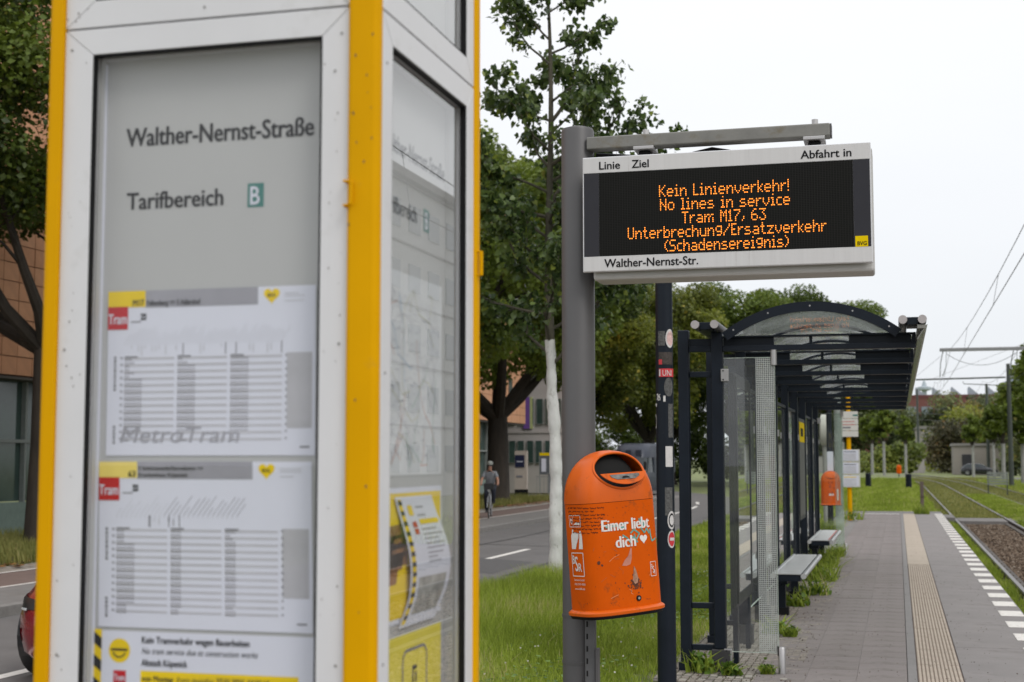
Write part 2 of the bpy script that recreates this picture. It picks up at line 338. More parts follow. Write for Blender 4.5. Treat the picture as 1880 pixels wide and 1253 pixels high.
MB().box(-1.70, 1.17, -8, 42.7, -.30, -.0345).build('platform_base', mConc, plat)
tl_me = []
for mt_ in (mTile, mTile2, mTile):
    o = MB().box(-.1744, .1744, -.1744, .1744, -.034, 0).build('slab', mt_, plat, world=False)
    bv = o.modifiers.new('bevel', 'BEVEL'); bv.width = .0012; bv.segments = 1; tl_me.append(o)
xs = [0.03 - .175 - .35*i for i in range(5)]
first = {0: True, 1: True, 2: True}; cnt = 0; stuff = MB()
for j in range(0, 97):
    y = 8.725 + .35*j
    for i, x in enumerate(xs):
        if y > 10.15 and x < -.86 + .1 - .0: 
            if i >= 3: continue
        if i >= 3 and y > 10.1: continue
        k = rnd.choice((0, 1, 2)); dz = rnd.uniform(-.0025, .0015)
        if cnt < 296:
            o = tl_me[k]
            if not first[k]: o = o.copy(); C.objects.link(o)
            first[k] = False; o.location = (x, y, dz); o.rotation_euler = (rnd.uniform(-.003, .003), rnd.uniform(-.003, .003), 0); cnt += 1
        else: stuff.box(x - .1744, x + .1744, y - .1744, y + .1744, -.034, dz)
tag(stuff.build('far_slabs', mTile, plat), kind='stuff')
MB().box(-1.70, .03, -8, 8.54, -.034, -.001).build('near_paving', mTile, plat)
MB().box(.034, .100, -8, 42.7, -.034, .0005).build('border_strip', M_('border_slab', (0.20, 0.19, 0.185), .85, var=.1, bump=.2), plat, bevel=.003)
# tactile tile: 0.31 wide, 0.30 long, ribs run along the platform
def tactile(ribs=True):
    m = MB().box(.1035, .4140, 0.0015, .2985, -.034, -.003)
    return m
tb = tactile().build('tactile_tile', mTactG, plat, world=False)
rb = MB()
for k in range(11):
    x = .1085 + k*.0278; rb.prism([(x, .002, -.0028), (x + .0225, .002, -.0028), (x + .0185, .002, .0035), (x + .004, .002, .0035)], (0, .296, 0))
rb = rb.build('ribs', mTact, tb, world=False)
flat = MB().box(.1045, .4130, .002, .298, -.034, .002).build('smooth_tile', mTact, plat, world=False)
tb.location = (0, 8.4, 0); flat.location = (0, 22.2, 0)
for k in range(1, 114):
    y = 8.4 + .3*k
    if y < 22.15:
        c = tb.copy(); C.objects.link(c); c.location = (0, y, 0); d = rb.copy(); C.objects.link(d); d.parent = c
        c.location.z = rnd.uniform(-.001, .001)
    elif y > 22.25:
        c = flat.copy(); C.objects.link(c); c.location = (0, y, rnd.uniform(-.001, .001))
MB().box(.1035, .414, -8, 8.39, -.034, .001).build('near_tactile_strip', mTact, plat)
es = MB().box(.4185, 1.19, .003, 1.917, -.22, 0).build('edge_slab', mEdge, plat, bevel=.005, world=False); es.location = (0, -.9, 0)
for k in range(1, 23):
    c = es.copy(); C.objects.link(c); c.location = (0, -.9 + 1.92*k, rnd.uniform(-.0015, .0015))
pm = MB().box(.957, 1.178, 0, .5, .002, .0045).build('painted_mark', mPaint, plat, world=False); pm.location = (0, 2.1, 0)
for k in range(1, 41):
    c = pm.copy(); C.objects.link(c); c.location = (rnd.uniform(-.004, .004), 2.1 + k, 0)
bx('end_line', mPaint, plat, -1.1, .0, 42.2, 42.38, .003, .006)

# ---- small granite setts round the shelter
setts = struct('sett_paving')
MB().box(-1.70, -.678, 10.14, 24.4, -.028, -.011).build('sand_bed', mSoil, setts)
rows = []
y = 10.165
while y < 24.3:
    x = -1.69
    while x < -.70:
        rows.append((x + rnd.uniform(-.004, .004), y + rnd.uniform(-.005, .005), rnd.random())); x += .062
    y += .060
sv = [MB().prism([(-.026, -.025, -.02), (.025, -.027, -.02), (.027, .024, -.02), (-.024, .026, -.02)], (0, 0, .02)).build('sett', mm, setts, world=False) for mm in (mMosaic, M_('pale_sett', (0.33, 0.31, 0.27), .85, var=.3, bump=.4), M_('dark_sett', (0.16, 0.145, 0.13), .85, var=.3, bump=.4))]
used = [False]*3; cnt = 0; far = MB()
for (x, y, q) in rows:
    if y < 10.55 and cnt < 290 and x > -1.69:
        k = rnd.choice((0, 0, 1, 2)); o = sv[k] if not used[k] else sv[k].copy()
        if used[k]: C.objects.link(o)
        used[k] = True; cnt += 1
        o.location = (x, y, rnd.uniform(-.006, .002)); o.rotation_euler = (rnd.uniform(-.05, .05), rnd.uniform(-.05, .05), rnd.uniform(-.12, .12))
    else:
        zt = -.004 + .005*q; far.box(x - .026, x + .026, y - .025, y + .025, -.02, zt)
tag(far.build('far_setts', mMosaic, setts), kind='stuff')

# ---- tram tracks
def trackbed():
    o = struct('track_bed')
    ribbon('ballast', 1.19, 9.5, -8, 42.7, -.31, mBallast, o, cf=tcv)
    ribbon('grass_track', 1.19, 9.5, 45.0, 190, -.27, mField, o, cf=tcv)
    ribbon('rail_haunch', 1.645, 1.74, -8, 42.7, -.245, mHaunch, o, cf=tcv, thick=.08)
    ribbon('rail_haunch', 2.86, 2.955, -8, 42.7, -.245, mHaunch, o, cf=tcv, thick=.08)
    return o
trackbed()
cp = struct('crossing_path')
MB().add([(-4.77, 42.72, -.035), (1.19, 42.72, -.012), (1.19, 45.04, -.012), (-4.77, 45.04, -.035)], [(0, 1, 2, 3)]).build('walk_surface', mWalk, cp)
MB().box(1.192, 1.535, 42.72, 45.04, -.4, -.10).build('walk_slab', mWalk, cp); MB().box(1.64, 2.96, 42.72, 45.04, -.4, -.195).build('walk_slab', mWalk, cp)
MB().box(3.07, 4.61, 42.72, 45.04, -.4, -.195).build('walk_slab', mWalk, cp); MB().box(4.72, 6.03, 42.72, 45.04, -.4, -.195).build('walk_slab', mWalk, cp); MB().box(6.14, 12, 42.72, 45.04, -.4, -.195).build('walk_slab', mWalk, cp)
def track(x0, label):
    t = thing('tram_track', label, 'tram track', (x0, 0, -.30))
    for gx in (x0, x0 + 1.47):
        for nm, hw, z0, z1, mt in (('rail', .036, -.212, -.188, mRail), ('rail_web', .014, -.30, -.213, mRailSide)):
            n = 70; ys = np.linspace(-8, 190, n); rings = [[(gx - hw + tcv(y), y, z0), (gx + hw + tcv(y), y, z0), (gx + hw*.8 + tcv(y), y, z1), (gx - hw*.8 + tcv(y), y, z1)] for y in ys]
            MB().loft(rings).build(nm, mt, t)
    m = MB()
    for y in np.arange(6, 42.5, .65):
        for gx in (x0 - .10, x0 + .10, x0 + 1.37, x0 + 1.57): m.box(gx - .045, gx + .045, y - .05, y + .05, -.30, -.262); m.tube([(gx, y, -.262), (gx, y, -.235)], .014, 6)
    tag(m.build('rail_fastenings', mRailSide, t), kind='stuff')
    return t
track(1.583, 'tram track nearest the platform, rusty brown ballast between its rails')
track(4.62, 'second tram track further right, partly overgrown with grass')
# loose ballast stones between the rails
rs = np.random.RandomState(3)
def stones(n, x0, x1, y0, y1, z, smin, smax, seed):
    r = np.random.RandomState(seed); oc = np.array([(1,0,0),(-1,0,0),(0,1,0),(0,-1,0),(0,0,1),(0,0,-1)], float)
    F = np.array([(0,2,4),(2,1,4),(1,3,4),(3,0,4),(2,0,5),(1,2,5),(3,1,5),(0,3,5)])
    c = np.c_[r.uniform(x0, x1, n), y0 + (y1 - y0)*r.rand(n)**1.6, np.full(n, z) + r.uniform(0, .02, n)]
    s = r.uniform(smin, smax, (n, 1, 1))*r.uniform(.6, 1.3, (n, 6, 1)); a = r.rand(n)*6.28
    P = oc[None]*s; X = P[..., 0]*np.cos(a)[:, None] - P[..., 1]*np.sin(a)[:, None]; Y = P[..., 0]*np.sin(a)[:, None] + P[..., 1]*np.cos(a)[:, None]
    V = np.stack([X, Y, P[..., 2]*.7], -1) + c[:, None]
    return V.reshape(-1, 3), (F[None] + (np.arange(n)*6)[:, None, None]).reshape(-1, 3), np.repeat(r.rand(n), 6)
mStone = M_leaf('ballast_stone', (0.045, 0.028, 0.018), (0.17, 0.125, 0.09), 0.0, warm=(0.26, 0.22, 0.18), rough=.9, spec=.2)
V, F, T = stones(16000, 1.74, 2.86, 8, 42.6, -.30, .018, .045, 5)
tag(np_mesh('ballast_stones', V, None, F, mStone, None, T), kind='stuff')
V, F, T = stones(5000, 3.1, 4.5, 14, 42.6, -.30, .018, .045, 6); tag(np_mesh('ballast_stones_between_tracks', V, None, F, mStone, None, T), kind='stuff')

# ---- grass
def blades(n, x0, x1, y0, y1, zf, h, wd, seed, py=1.0, hf=None, keep=None, lean=.45):
    r = np.random.RandomState(seed); x = r.uniform(x0, x1, n); y = y0 + (y1 - y0)*r.rand(n)**py
    # tufts: pull points towards random centres
    if keep is not None: k = keep(x, y, r); x = x[k]; y = y[k]; n = len(x)
    H = h*r.uniform(.45, 1.15, n)*(hf(x, y) if hf else 1); z = zf(x, y); a = r.rand(n)*6.283; b = r.rand(n)*6.283
    W = wd*r.uniform(.6, 1.3, n); dx, dy = np.cos(a)*W/2, np.sin(a)*W/2; l1 = H*r.uniform(.02, lean, n)*.35; l2 = H*r.uniform(.1, 1, n)*lean*1.3
    P = np.empty((n, 5, 3)); cx, cy = np.cos(b), np.sin(b)
    P[:, 0] = np.c_[x - dx, y - dy, z]; P[:, 1] = np.c_[x + dx, y + dy, z]
    P[:, 2] = np.c_[x + dx*.8 + cx*l1, y + dy*.8 + cy*l1, z + H*.55]; P[:, 3] = np.c_[x - dx*.8 + cx*l1, y - dy*.8 + cy*l1, z + H*.55]
    P[:, 4] = np.c_[x + cx*l2, y + cy*l2, z + H]
    i = np.arange(n)[:, None]*5
    pat = .5 + .25*np.sin(x*3.1 + 1.3*np.sin(y*1.1)) + .25*np.sin(y*1.7 + x)
    T = np.clip(.25*pat + .75*r.rand(n)*(.7 + .5*pat), 0, 1); T[r.rand(n) < .015] = 1.0
    return P.reshape(-1, 3), i + np.array([[0, 1, 2, 3]]), i + np.array([[3, 2, 4]]), np.repeat(T, 5)
def grass(name, mat, *a, **k):
    V, F4, F3, T = blades(*a, **k); return tag(np_mesh(name, V, F4, F3, mat, None, T), kind='stuff')
mGrass = M_leaf('green_grass', (0.11, 0.165, 0.014), (0.43, 0.53, 0.080), 0.47, warm=(0.60, 0.52, 0.26), rough=.55, spec=.25)
mGrassD = M_leaf('dry_green_grass', (0.12, 0.14, 0.035), (0.34, 0.33, 0.11), 0.35, warm=(0.32, 0.27, 0.12), rough=.6, spec=.2)
zv = lambda x, y: -.14 + (x + 4.77)/3.07*.12 - .01
def hv(x, y):
    t = np.clip((-2.55 - x)/1.6, 0, 1); n_ = .5 + .5*np.sin(x*2.2 + y*.9)*np.sin(y*1.3 - x)
    far = np.clip((24 - y)/6, .35, 1); return (.24 + .76*t*(.65 + .5*n_))*far
grass('verge_grass', mGrass, 190000, -4.80, -1.66, 6.5, 26, zv, .36, .0075, 11, py=1.25, hf=hv,
      keep=lambda x, y, r: (r.rand(len(x)) < np.clip(.35 + .65*(-1.62 - x)/.3, .12, 1)) & ((x < -1.9) | (y < 10) | (y > 10.5) | (r.rand(len(x)) < .4)))
grass('far_verge_grass', mGrass, 45000, -4.8, -1.72, 26, 60, zv, .17, .018, 12, py=1.3)
grass('lawn_grass', mGrass, 90000, -4.7, 1.15, 45.1, 130, lambda x, y: np.where(y < 60, -.17, -.22), .24, .03, 13, py=1.6,
      hf=lambda x, y: .6 + .5*np.sin(x*1.7 + y*.35)**2)
grass('edge_strip_grass', mGrass, 20000, 1.2, 1.52, 9, 42.6, lambda x, y: -.30 + 0*x, .15, .009, 14, py=1.3,
      keep=lambda x, y, r: r.rand(len(x)) < (.15 + .85*(np.sin(y*1.9) + np.sin(y*4.3 + 1) > -.2)))
grass('track_grass', mGrassD, 60000, 1.2, 9.3, 45.1, 150, lambda x, y: -.28 + 0*x, .12, .03, 15, py=1.7)
grass('middle_strip_grass', mGrass, 30000, 3.15, 4.5, 26, 75, lambda x, y: -.29 + 0*x, .18, .02, 16, py=1.2)
grass('right_strip_grass', mGrass, 24000, 6.2, 12, 30, 130, lambda x, y: -.40 + 0*x, .35, .04, 17, py=1.4)
grass('tree_verge_grass', mGrassD, 42000, -18.9, -14.1, 16, 62.5, lambda x, y: -.20 + 0*x, .28, .022, 18, py=1.3)
# clover and broad leaves in the verge, crumbs on the platform
r = np.random.RandomState(31); n = 9000; cx = r.uniform(-4.4, -1.72, n); cy = 7 + 15*r.rand(n)**1.4; kk = (np.sin(cx*2.3 + cy*.8) + np.sin(cy*1.9 - cx*3) + r.randn(n)*.6) > .5; cx, cy = cx[kk], cy[kk]; n = len(cx)
a = r.rand(n)*6.28; sz = r.uniform(.010, .026, n); cz = zv(cx, cy) + r.uniform(.03, .11, n); P = np.empty((n, 4, 3))
for j in range(4): P[:, j] = np.c_[cx + np.cos(a + j*1.571)*sz, cy + np.sin(a + j*1.571)*sz*.8, cz + r.uniform(-.008, .008, n)]
tag(np_mesh('clover_leaves', P.reshape(-1, 3), np.arange(n)[:, None]*4 + np.array([[0, 1, 2, 3]]), None, M_leaf('clover_leaf', (.05, .11, .02), (.20, .32, .07), .35, warm=(.3, .3, .1)), None, np.repeat(r.rand(n), 4)), kind='stuff')
V, F, T = stones(900, -1.0, 1.15, 9.9, 30, .002, .002, .006, 41); tag(np_mesh('platform_crumbs', V, None, F, mStone, None, T*.9), kind='stuff')
V, F, T = stones(700, -1.68, -.72, 10.2, 24, .0, .003, .009, 42); tag(np_mesh('dirt_crumbs', V, None, F, mStone, None, T), kind='stuff')
# fallen leaves below the lime trees
r = np.random.RandomState(4); n = 5000; V = []; 
cx = np.where(r.rand(n) < .5, -14.9, -15.4) + r.randn(n)*.9; cy = np.where(r.rand(n) < .5, 54, 27) + r.randn(n)*3.2; k = (cx < -13.4); cx, cy = cx[k], cy[k]; n = len(cx)
a = r.rand(n)*6.28; s = r.uniform(.04, .09, n); P = np.empty((n, 4, 3))
for j in range(4): P[:, j] = np.c_[cx + np.cos(a + j*1.571)*s, cy + np.sin(a + j*1.571)*s, -.165 + r.uniform(0, .03, n)]
tag(np_mesh('fallen_leaves', P.reshape(-1, 3), np.arange(n)[:, None]*4 + np.array([[0, 1, 2, 3]]), None, M_leaf('brown_leaf', (0.12, 0.05, 0.015), (0.30, 0.15, 0.05), 0.1), None, np.repeat(r.rand(n), 4)), kind='stuff')
# white clover heads in the verge
r = np.random.RandomState(9); n = 130; cx = r.uniform(-4.2, -1.75, n); cy = 8 + 13*r.rand(n)**1.5; m = MB()
for x, y in zip(cx, cy): zz = zv(x, y) + rnd.uniform(.06, .16); m.tube([(x, y, zz), (x, y, zz + .009)], .0065, 5)
tag(m.build('clover_flowers', M_('clover_white', (0.6, 0.58, 0.5), .8)), kind='stuff')

# ================================================================== INFORMATION KIOSK (foreground)
KX0, KX1, KY0, KY1 = -1.519, -.859, 2.300, 2.900
ks = thing('information_kiosk', 'tall white and yellow stop information kiosk filling the left foreground', 'information kiosk', ((KX0+KX1)/2, (KY0+KY1)/2, 0))
def rounded_post(x0, x1, y0, y1, r, corners):      # vertical post, rounded on the chosen corners
    P = []
    for (cx_, cy_, a0, key) in ((x0 + r, y0 + r, 180, 'a'), (x1 - r, y0 + r, 270, 'b'), (x1 - r, y1 - r, 0, 'c'), (x0 + r, y1 - r, 90, 'd')):
        if key in corners:
            for k in range(7): an = R(a0 + 15*k); P.append((cx_ + r*math.cos(an), cy_ + r*math.sin(an), 0))
        else: P.append(({'a': x0, 'b': x1, 'c': x1, 'd': x0}[key], {'a': y0, 'b': y0, 'c': y1, 'd': y1}[key], 0))
    return P
MB().prism(rounded_post(-.9170, -.858, 2.286, 2.3065, .012, 'ab'), (0, 0, 3.5)).build('corner_post', mYel, ks, smooth=True)
MB().prism(rounded_post(-1.5165, -1.4850, 2.290, 2.33, .014, 'a'), (0, 0, 3.5)).build('corner_post', mYel, ks, smooth=True)
MB().prism(rounded_post(-.905, -.853, 2.868, 2.905, .012, 'bc'), (0, 0, 3.5)).build('corner_post', mYel, ks, smooth=True)
MB().prism(rounded_post(-1.517, -1.46, 2.868, 2.905, .012, 'ad'), (0, 0, 3.5)).build('corner_post', mYel, ks, smooth=True)
# clips on the posts
MB().tube([(-.9185, 2.298, 2.032), (-.9185, 2.282, 2.032), (-.904, 2.280, 2.030), (-.904, 2.280, 1.991), (-.9185, 2.282, 1.989), (-.9185, 2.298, 1.989)], .0024, 8).build('lock_clip', mYel, ks)
MB().tube([(-.858, 2.88, 1.99), (-.845, 2.88, 1.99), (-.845, 2.88, 1.94), (-.858, 2.88, 1.94)], .004, 8).build('lock_clip', mYel, ks)
def frame(kind, u0, u1, z0, z1, wl, wr, wb, wt, face, back, par, pl=True):
    """door frame from four mitred bars; kind 'y' = faces -Y at y=face, 'x' = faces +X at x=face"""
    g = .0006; iu0, iu1, iz0, iz1 = u0 + wl, u1 - wr, z0 + wb, z1 - wt
    bars = [[(u0, z0+g), (iu0, iz0+g), (iu0, iz1-g), (u0, z1-g)], [(u1, z0+g), (u1, z1-g), (iu1, iz1-g), (iu1, iz0+g)],
            [(u0+g, z0), (u1-g, z0), (iu1-g, iz0), (iu0+g, iz0)], [(u0+g, z1), (iu0+g, iz1), (iu1-g, iz1), (u1-g, z1)]]
    for b_ in bars:
        P = [((u, face, v) if kind == 'y' else (face, u, v)) for u, v in b_]
        MB().prism(P, (0, back - face, 0) if kind == 'y' else (back - face, 0, 0)).build('frame_bar', mWhite, par, bevel=.001)
    # black gasket reveal just inside
    m = MB(); d = .004; bk = face + (.0135 if kind == 'y' else -.0135)
    for (a0, a1, b0, b1) in ((iu0, iu0 + d, iz0, iz1), (iu1 - d, iu1, iz0, iz1), (iu0 + d, iu1 - d, iz1 - d, iz1), (iu0 + d, iu1 - d, iz0, iz0 + d)):
        if kind == 'y': m.box(a0, a1, face + .0015, bk, b0, b1)
        else: m.box(min(face - .0015, bk), max(face - .0015, bk), a0, a1, b0, b1)
    m.build('gasket', mBlack, par)
    return iu0 + d, iu1 - d, iz0 + d, iz1 - d
def door(kind, u0, u1, z0, z1, wl, wr, wb, wt, face, gd, pd):
    s_ = 1 if kind == 'y' else -1
    dr = bpy.data.objects.new('display_door', None); C.objects.link(dr); dr.parent = ks
    a0, a1, b0, b1 = frame(kind, u0, u1, z0, z1, wl, wr, wb, wt, face, face + s_*.024, dr)
    gy, py = face + s_*gd, face + s_*pd
    if kind == 'y':
        MB().quad((a0, gy, b0), (a1, gy, b0), (a1, gy, b1), (a0, gy, b1)).build('pane', mGlassK, dr)
        bx('backing_panel', mPanel, dr, u0 + .02, u1 - .02, py, py + .004, z0 + .01, z1 - .01); m = MB()
        for (p_, q_, c_, d_) in ((a0 - .004, a0 - .001, b0, b1), (a1 + .001, a1 + .004, b0, b1), (a0, a1, b1 + .001, b1 + .004)): m.box(p_, q_, face + .0245, py - .0005, c_, d_)
        m.build('inner_lining', mPanel, dr)
    else:
        MB().quad((gy, a0, b0), (gy, a1, b0), (gy, a1, b1), (gy, a0, b1)).build('pane', mGlassKS, dr)
        bx('backing_panel', mPanel, dr, py - .004, py, u0 + .02, u1 - .02, z0 + .01, z1 - .01); m = MB()
        for (p_, q_, c_, d_) in ((a0 - .004, a0 - .001, b0, b1), (a1 + .001, a1 + .004, b0, b1), (a0, a1, b1 + .001, b1 + .004)): m.box(py + .0005, face - .0245, p_, q_, c_, d_)
        m.build('inner_lining', mPanel, dr)
    return dr
FY = 2.300
m = MB()
for x_, z_ in ((-1.47, 2.31), (-1.47, 1.75), (-1.47, 1.2), (-.932, 2.30), (-.932, 1.75), (-.932, 1.2), (-1.2, 2.37), (-.944, 2.233)): m.tube([(x_, 2.2995, z_), (x_, 2.2985, z_)], .0022, 10)
for z_ in (2.25, 1.7, 1.2): m.tube([(-.8588, 2.332, z_), (-.8575, 2.332, z_)], .0022, 10)
tag(m.build('frame_screws', M_('dull_screw', (.22, .21, .20), .5, metal=.5), ks), kind='stuff')
m = MB(); r = random.Random(12)
for k in range(46):
    u_ = r.choice((r.uniform(-1.482, -1.435), r.uniform(-.965, -.92))); z_ = r.uniform(1.1, 2.4); q_ = r.uniform(.0005, .0016); m.poly([(u_ + q_*math.cos(a), 2.2990, z_ + q_*1.6*math.sin(a)) for a in (0, 1.2, 2.3, 3.5, 4.9)])
for k in range(14):
    u_ = r.uniform(-.912, -.868); z_ = r.uniform(1.1, 2.4); q_ = r.uniform(.0006, .0018); m.poly([(u_ + q_*math.cos(a), 2.2855, z_ + q_*2.2*math.sin(a)) for a in (0, 1.2, 2.3, 3.5, 4.9)])
tag(m.build('grime_specks', M_('grime', (.10, .08, .06), .9), ks), kind='stuff')
d1 = door('y', -1.4845, -.9175, .62, 2.347, .058, .0515, .06, .0485, FY, .014, .046)
d2 = door('y', -1.4845, -.9175, 2.3505, 3.40, .060, .0535, .05, .06, FY, .014, .046)
d3 = door('x', 2.307, 2.868, .62, 2.3395, .056, .050, .06, .050, KX1, .014, .046)
d4 = door('x', 2.307, 2.868, 2.3435, 3.40, .056, .050, .05, .06, KX1, .014, .046)
bx('plinth', mYel, ks, -1.48, -.862, 2.304, 2.86, 0, .615); bx('cap', mYel, ks, -1.55, -.84, 2.28, 2.92, 3.5, 3.56, bevel=.01)
bx('rear_wall', mWhite, ks, -1.485, -.9, 2.87, 2.90, .0, 3.49); bx('side_wall', mWhite, ks, -1.515, -1.49, 2.335, 2.865, .0, 3.49)
PY = FY + .046 - .0006; PX = KX1 - .046 + .0006
# printed strip and seam lines inside the front door
bx('side_rail', mPaper, d1, -1.428, -1.421, PY - .006, PY - .0001, .7, 2.29)
text_y('station_lettering', 'Walther-Nernst-Straße', -1.379, -1.003, 2.132, 2.166, PY, mInk, d1, bold=.032)
text_y('zone_lettering', 'Tarifbereich', -1.375, -1.180, 2.013, 2.044, PY, mInk, d1, bold=.032)
MB().quad((-1.131, PY, 2.006), (-1.099, PY, 2.006), (-1.099, PY, 2.050), (-1.131, PY, 2.050)).build('zone_square', mInkTeal, d1)
text_y('zone_letter', 'B', -1.125, -1.107, 2.011, 2.044, PY - .0006, mPaper, d1, bold=.01)
text_x('station_lettering', 'Walther-Nernst-Straße', 2.435, 2.806, 2.128, 2.162, PX, mInk, d3, bold=.032)
text_x('zone_lettering', 'Tarifbereich', 2.437, 2.630, 2.013, 2.044, PX, mInk, d3, bold=.032)
MB().quad((PX, 2.672, 2.004), (PX, 2.706, 2.004), (PX, 2.706, 2.050), (PX, 2.672, 2.050)).build('zone_square', mInkTeal, d3)
text_x('zone_letter', 'B', 2.680, 2.698, 2.010, 2.044, PX + .0006, mPaper, d3, bold=.01)

# ---- timetable sheets (A3) hanging behind the glass
def sheet(label, x0, x1, z0, z1, line, head, head2, ghost, seed, pale=False, lean=0.0, lw=.045):
    r = random.Random(seed); t = thing('timetable_sheet', label, 'timetable', (x0, PY, z0))
    y = PY - .0012; W = x1 - x0; H = z1 - z0
    P = lambda u, v: (x0 + u*W + lean*(1 - v), y, z1 - v*H)     # u right, v down, both 0..1
    def q(m, u0, v0, u1, v1, dy=.0004): m.add([(P(u, v)[0], y - dy, P(u, v)[2]) for u, v in ((u0, v1), (u1, v1), (u1, v0), (u0, v0))], [(0, 1, 2, 3)]); return m
    q(MB(), 0, 0, 1, 1, 0).build('paper', mPaper, t)
    q(MB(), .0, .0, .185, .10).build('line_badge', mInkPYel if pale else mInkYel, t)
    q(MB(), .185, .0, .73, .105).build('header_bar', mInkGrey, t)
    q(MB(), .0, .095, .10, .235, .0008).build('tram_badge', mInkRed, t)
    def txt(nm, s, u0, u1, v0, v1, mt, bold=.01, shear=0): return text_y(nm, s, P(u0, 0)[0], P(u1, 0)[0], P(0, v1)[2], P(0, v0)[2], y - .0012, mt, t, bold, shear)
    txt('badge_lettering', 'Tram', .005, .096, .14, .20, mPaper, .02); txt('line_number', line, .125 if len(line) > 2 else .145, .178, .055, .092, mInk, .02)
    if head2: txt('direction_lettering', head, .195, .50, .028, .05, mInk, .015); txt('direction_lettering', head2, .195, .43, .068, .09, mInk, .015)
    else: txt('direction_lettering', head, .195, .455, .06, .092, mInk, .015)
    q(MB(), .163, .14, .19, .18).build('stop_mark', mInk, t); txt('stop_letter', 'H', .168, .185, .15, .172, mPaper)
    q(MB(), .115, .185, .165, .195).build('fine_print', mInkGrey, t)
    MB().poly([(a, y - .0005, b) for a, b in heart(P(.795, 0)[0], P(0, .052)[2], .0155)]).build('heart_emblem', mInkYel, t)
    txt('emblem_lettering', 'BVG', .778, .812, .042, .062, mInk, .01)
    m = MB()
    for v in (.04, .056, .085): q(m, .855, v, .855 + r.uniform(.06, .10), v + .007)
    m.build('small_print', mInkPale, t)
    # slanted stop names over the line diagram
    m = MB(); md = MB(); n_ = 46 if not pale else 34
    for k in range(n_):
        u = .085 + k*(.86 - .085)/n_; ln = r.uniform(.03, .10)*(1.2 if pale else 1)
        if pale and k > 25: continue
        dark = pale and k > 9; tgt = md if dark else m; s_ = .0022 if dark else .0016
        v = .315 if not pale else .325
        tgt.add([(P(u, v)[0], y - .0004, P(u, v)[2]), (P(u + s_*1.6, v)[0], y - .0004, P(u, v)[2]), (P(u + s_*1.6 + ln*.55, v - ln)[0], y - .0004, P(u, v - ln)[2]), (P(u + ln*.55, v - ln)[0], y - .0004, P(u, v - ln)[2])], [(0, 1, 2, 3)])
        if r.random() < .35: q(tgt, u - .002, v + .02, u + .004, v + r.uniform(.035, .085))
        q(m, u, v + .006, u + .006, v + .012)
    for u in ((.575, .625, .84, .37) if not pale else (.24, .245, .335, .385)): q(md, u, .325, u + .006, .325 + .07)
    m.build('line_diagram', mInkPale, t); md.build('line_diagram_lettering', mInkGrey, t)
    # table
    v0, v1 = .395, .925; rows = 13 if not pale else 13; dv = (v1 - v0)/rows
    g = MB(); d = MB(); bl = MB()
    cols = [(.085, .33), (.345, .585), (.60, .845)]
    for i in range(rows):
        v = v0 + i*dv
        for (a, b) in cols: q(g, a, v + dv*.30, b, v + dv*.62)
        q(d, .065, v + .008, .078, v + .020); q(d, .86, v + .008, .87, v + .020)
    for ci, (a, b) in enumerate(cols):
        q(bl, a + .002, v0 + .004, a + .065, v0 + .014)
        st = (3, 1, 0)[ci] if not pale else (2, 2, 2)[ci]
        for i in range(rows*2 - 1):
            v = v0 + dv*.5 + i*dv*.5; nn = r.randint(2, 4) if i < st*2 or i > rows*2 - 5 else (7 if ci != 0 or not pale else 7)
            if pale and ci: nn = min(nn, 4)
            for k in range(nn): q(d, a + .003 + k*.0125, v, a + .003 + k*.0125 + .0085, v + dv*.24)
    g.build('table_stripes', M_('stripe_grey_ink', (0.46, 0.46, 0.50), .7), t); d.build('departure_times', mInkGrey, t); bl.build('table_headings', mInkMid, t)
    q(MB(), .868 if not pale else .865, v0, .985, .84 if not pale else .80).build('note_box', M_('note_grey_ink', (0.42, 0.42, 0.45), .7), t)
    m = MB()
    for a_, b_ in ((.36, .60), (.78, .93)):
        v = a_ + .04
        while v < b_: h_ = r.uniform(.008, .02); q(m, .033, v, .045, v + h_); v += h_ + .006
    m.build('margin_print', mInkMid, t); q(MB(), .93, .945, .975, .955).build('sheet_code', mInkMid, t)
    if ghost: txt('ghost_lettering', 'MetroTram', .075, .645, .825, .92, mInkGrey, .0, .25)
    for o_ in kids(t):
        if o_.name.split('.')[0] in ('departure_times', 'table_headings', 'margin_print', 'line_diagram_lettering', 'line_diagram', 'table_stripes', 'small_print'): o_['kind'] = 'stuff'
    t.scale = (1.007, 1, 1.007); t.location = (x0*1.007, PY, 1.55 + (z0 - 1.55)*1.007)
    return t
sheet('upper timetable sheet on the kiosk front, grey words MetroTram across its foot', -1.397, -.986, 1.557, 1.858, 'M17', 'Falkenberg <> S Adlershof', None, True, 1, lean=-.002)
sheet('lower timetable sheet on the kiosk front, pale yellow badge and two header lines', -1.404, -.986, 1.249, 1.546, '63', 'S Schöneweide/Sterndamm <>', 'Krankenhaus Köpenick', False, 2, pale=True, lean=-.006)
nb = thing('notice_sheet', 'service notice with black and yellow hazard stripe at the foot of the kiosk front', 'notice', (-1.42, PY, .94))
y = PY - .0012
def pq(x0, x1, z0, z1, mt, nm, dy=.0005): MB().quad((x0, y-dy, z0), (x1, y-dy, z0), (x1, y-dy, z1), (x0, y-dy, z1)).build(nm, mt, nb)
pq(-1.412, -.980, .94, 1.233, mPaper, 'paper', 0); pq(-1.417, -1.396, .94, 1.235, mInkYel, 'warning_stripe')
for k in range(8):
    z = 1.235 - k*.040; MB().add([(-1.417, y-.001, z), (-1.417, y-.001, z-.020), (-1.396, y-.001, z-.036), (-1.396, y-.001, z-.016)], [(0, 1, 2, 3)]).build('hazard_bar', mInk, nb)
MB().disc((-1.360, y-.0005, 1.198), (1, 0, 0), (0, 0, 1), .0215, 28).build('smiley_badge', mInkYel, nb)
m = MB(); P_ = []
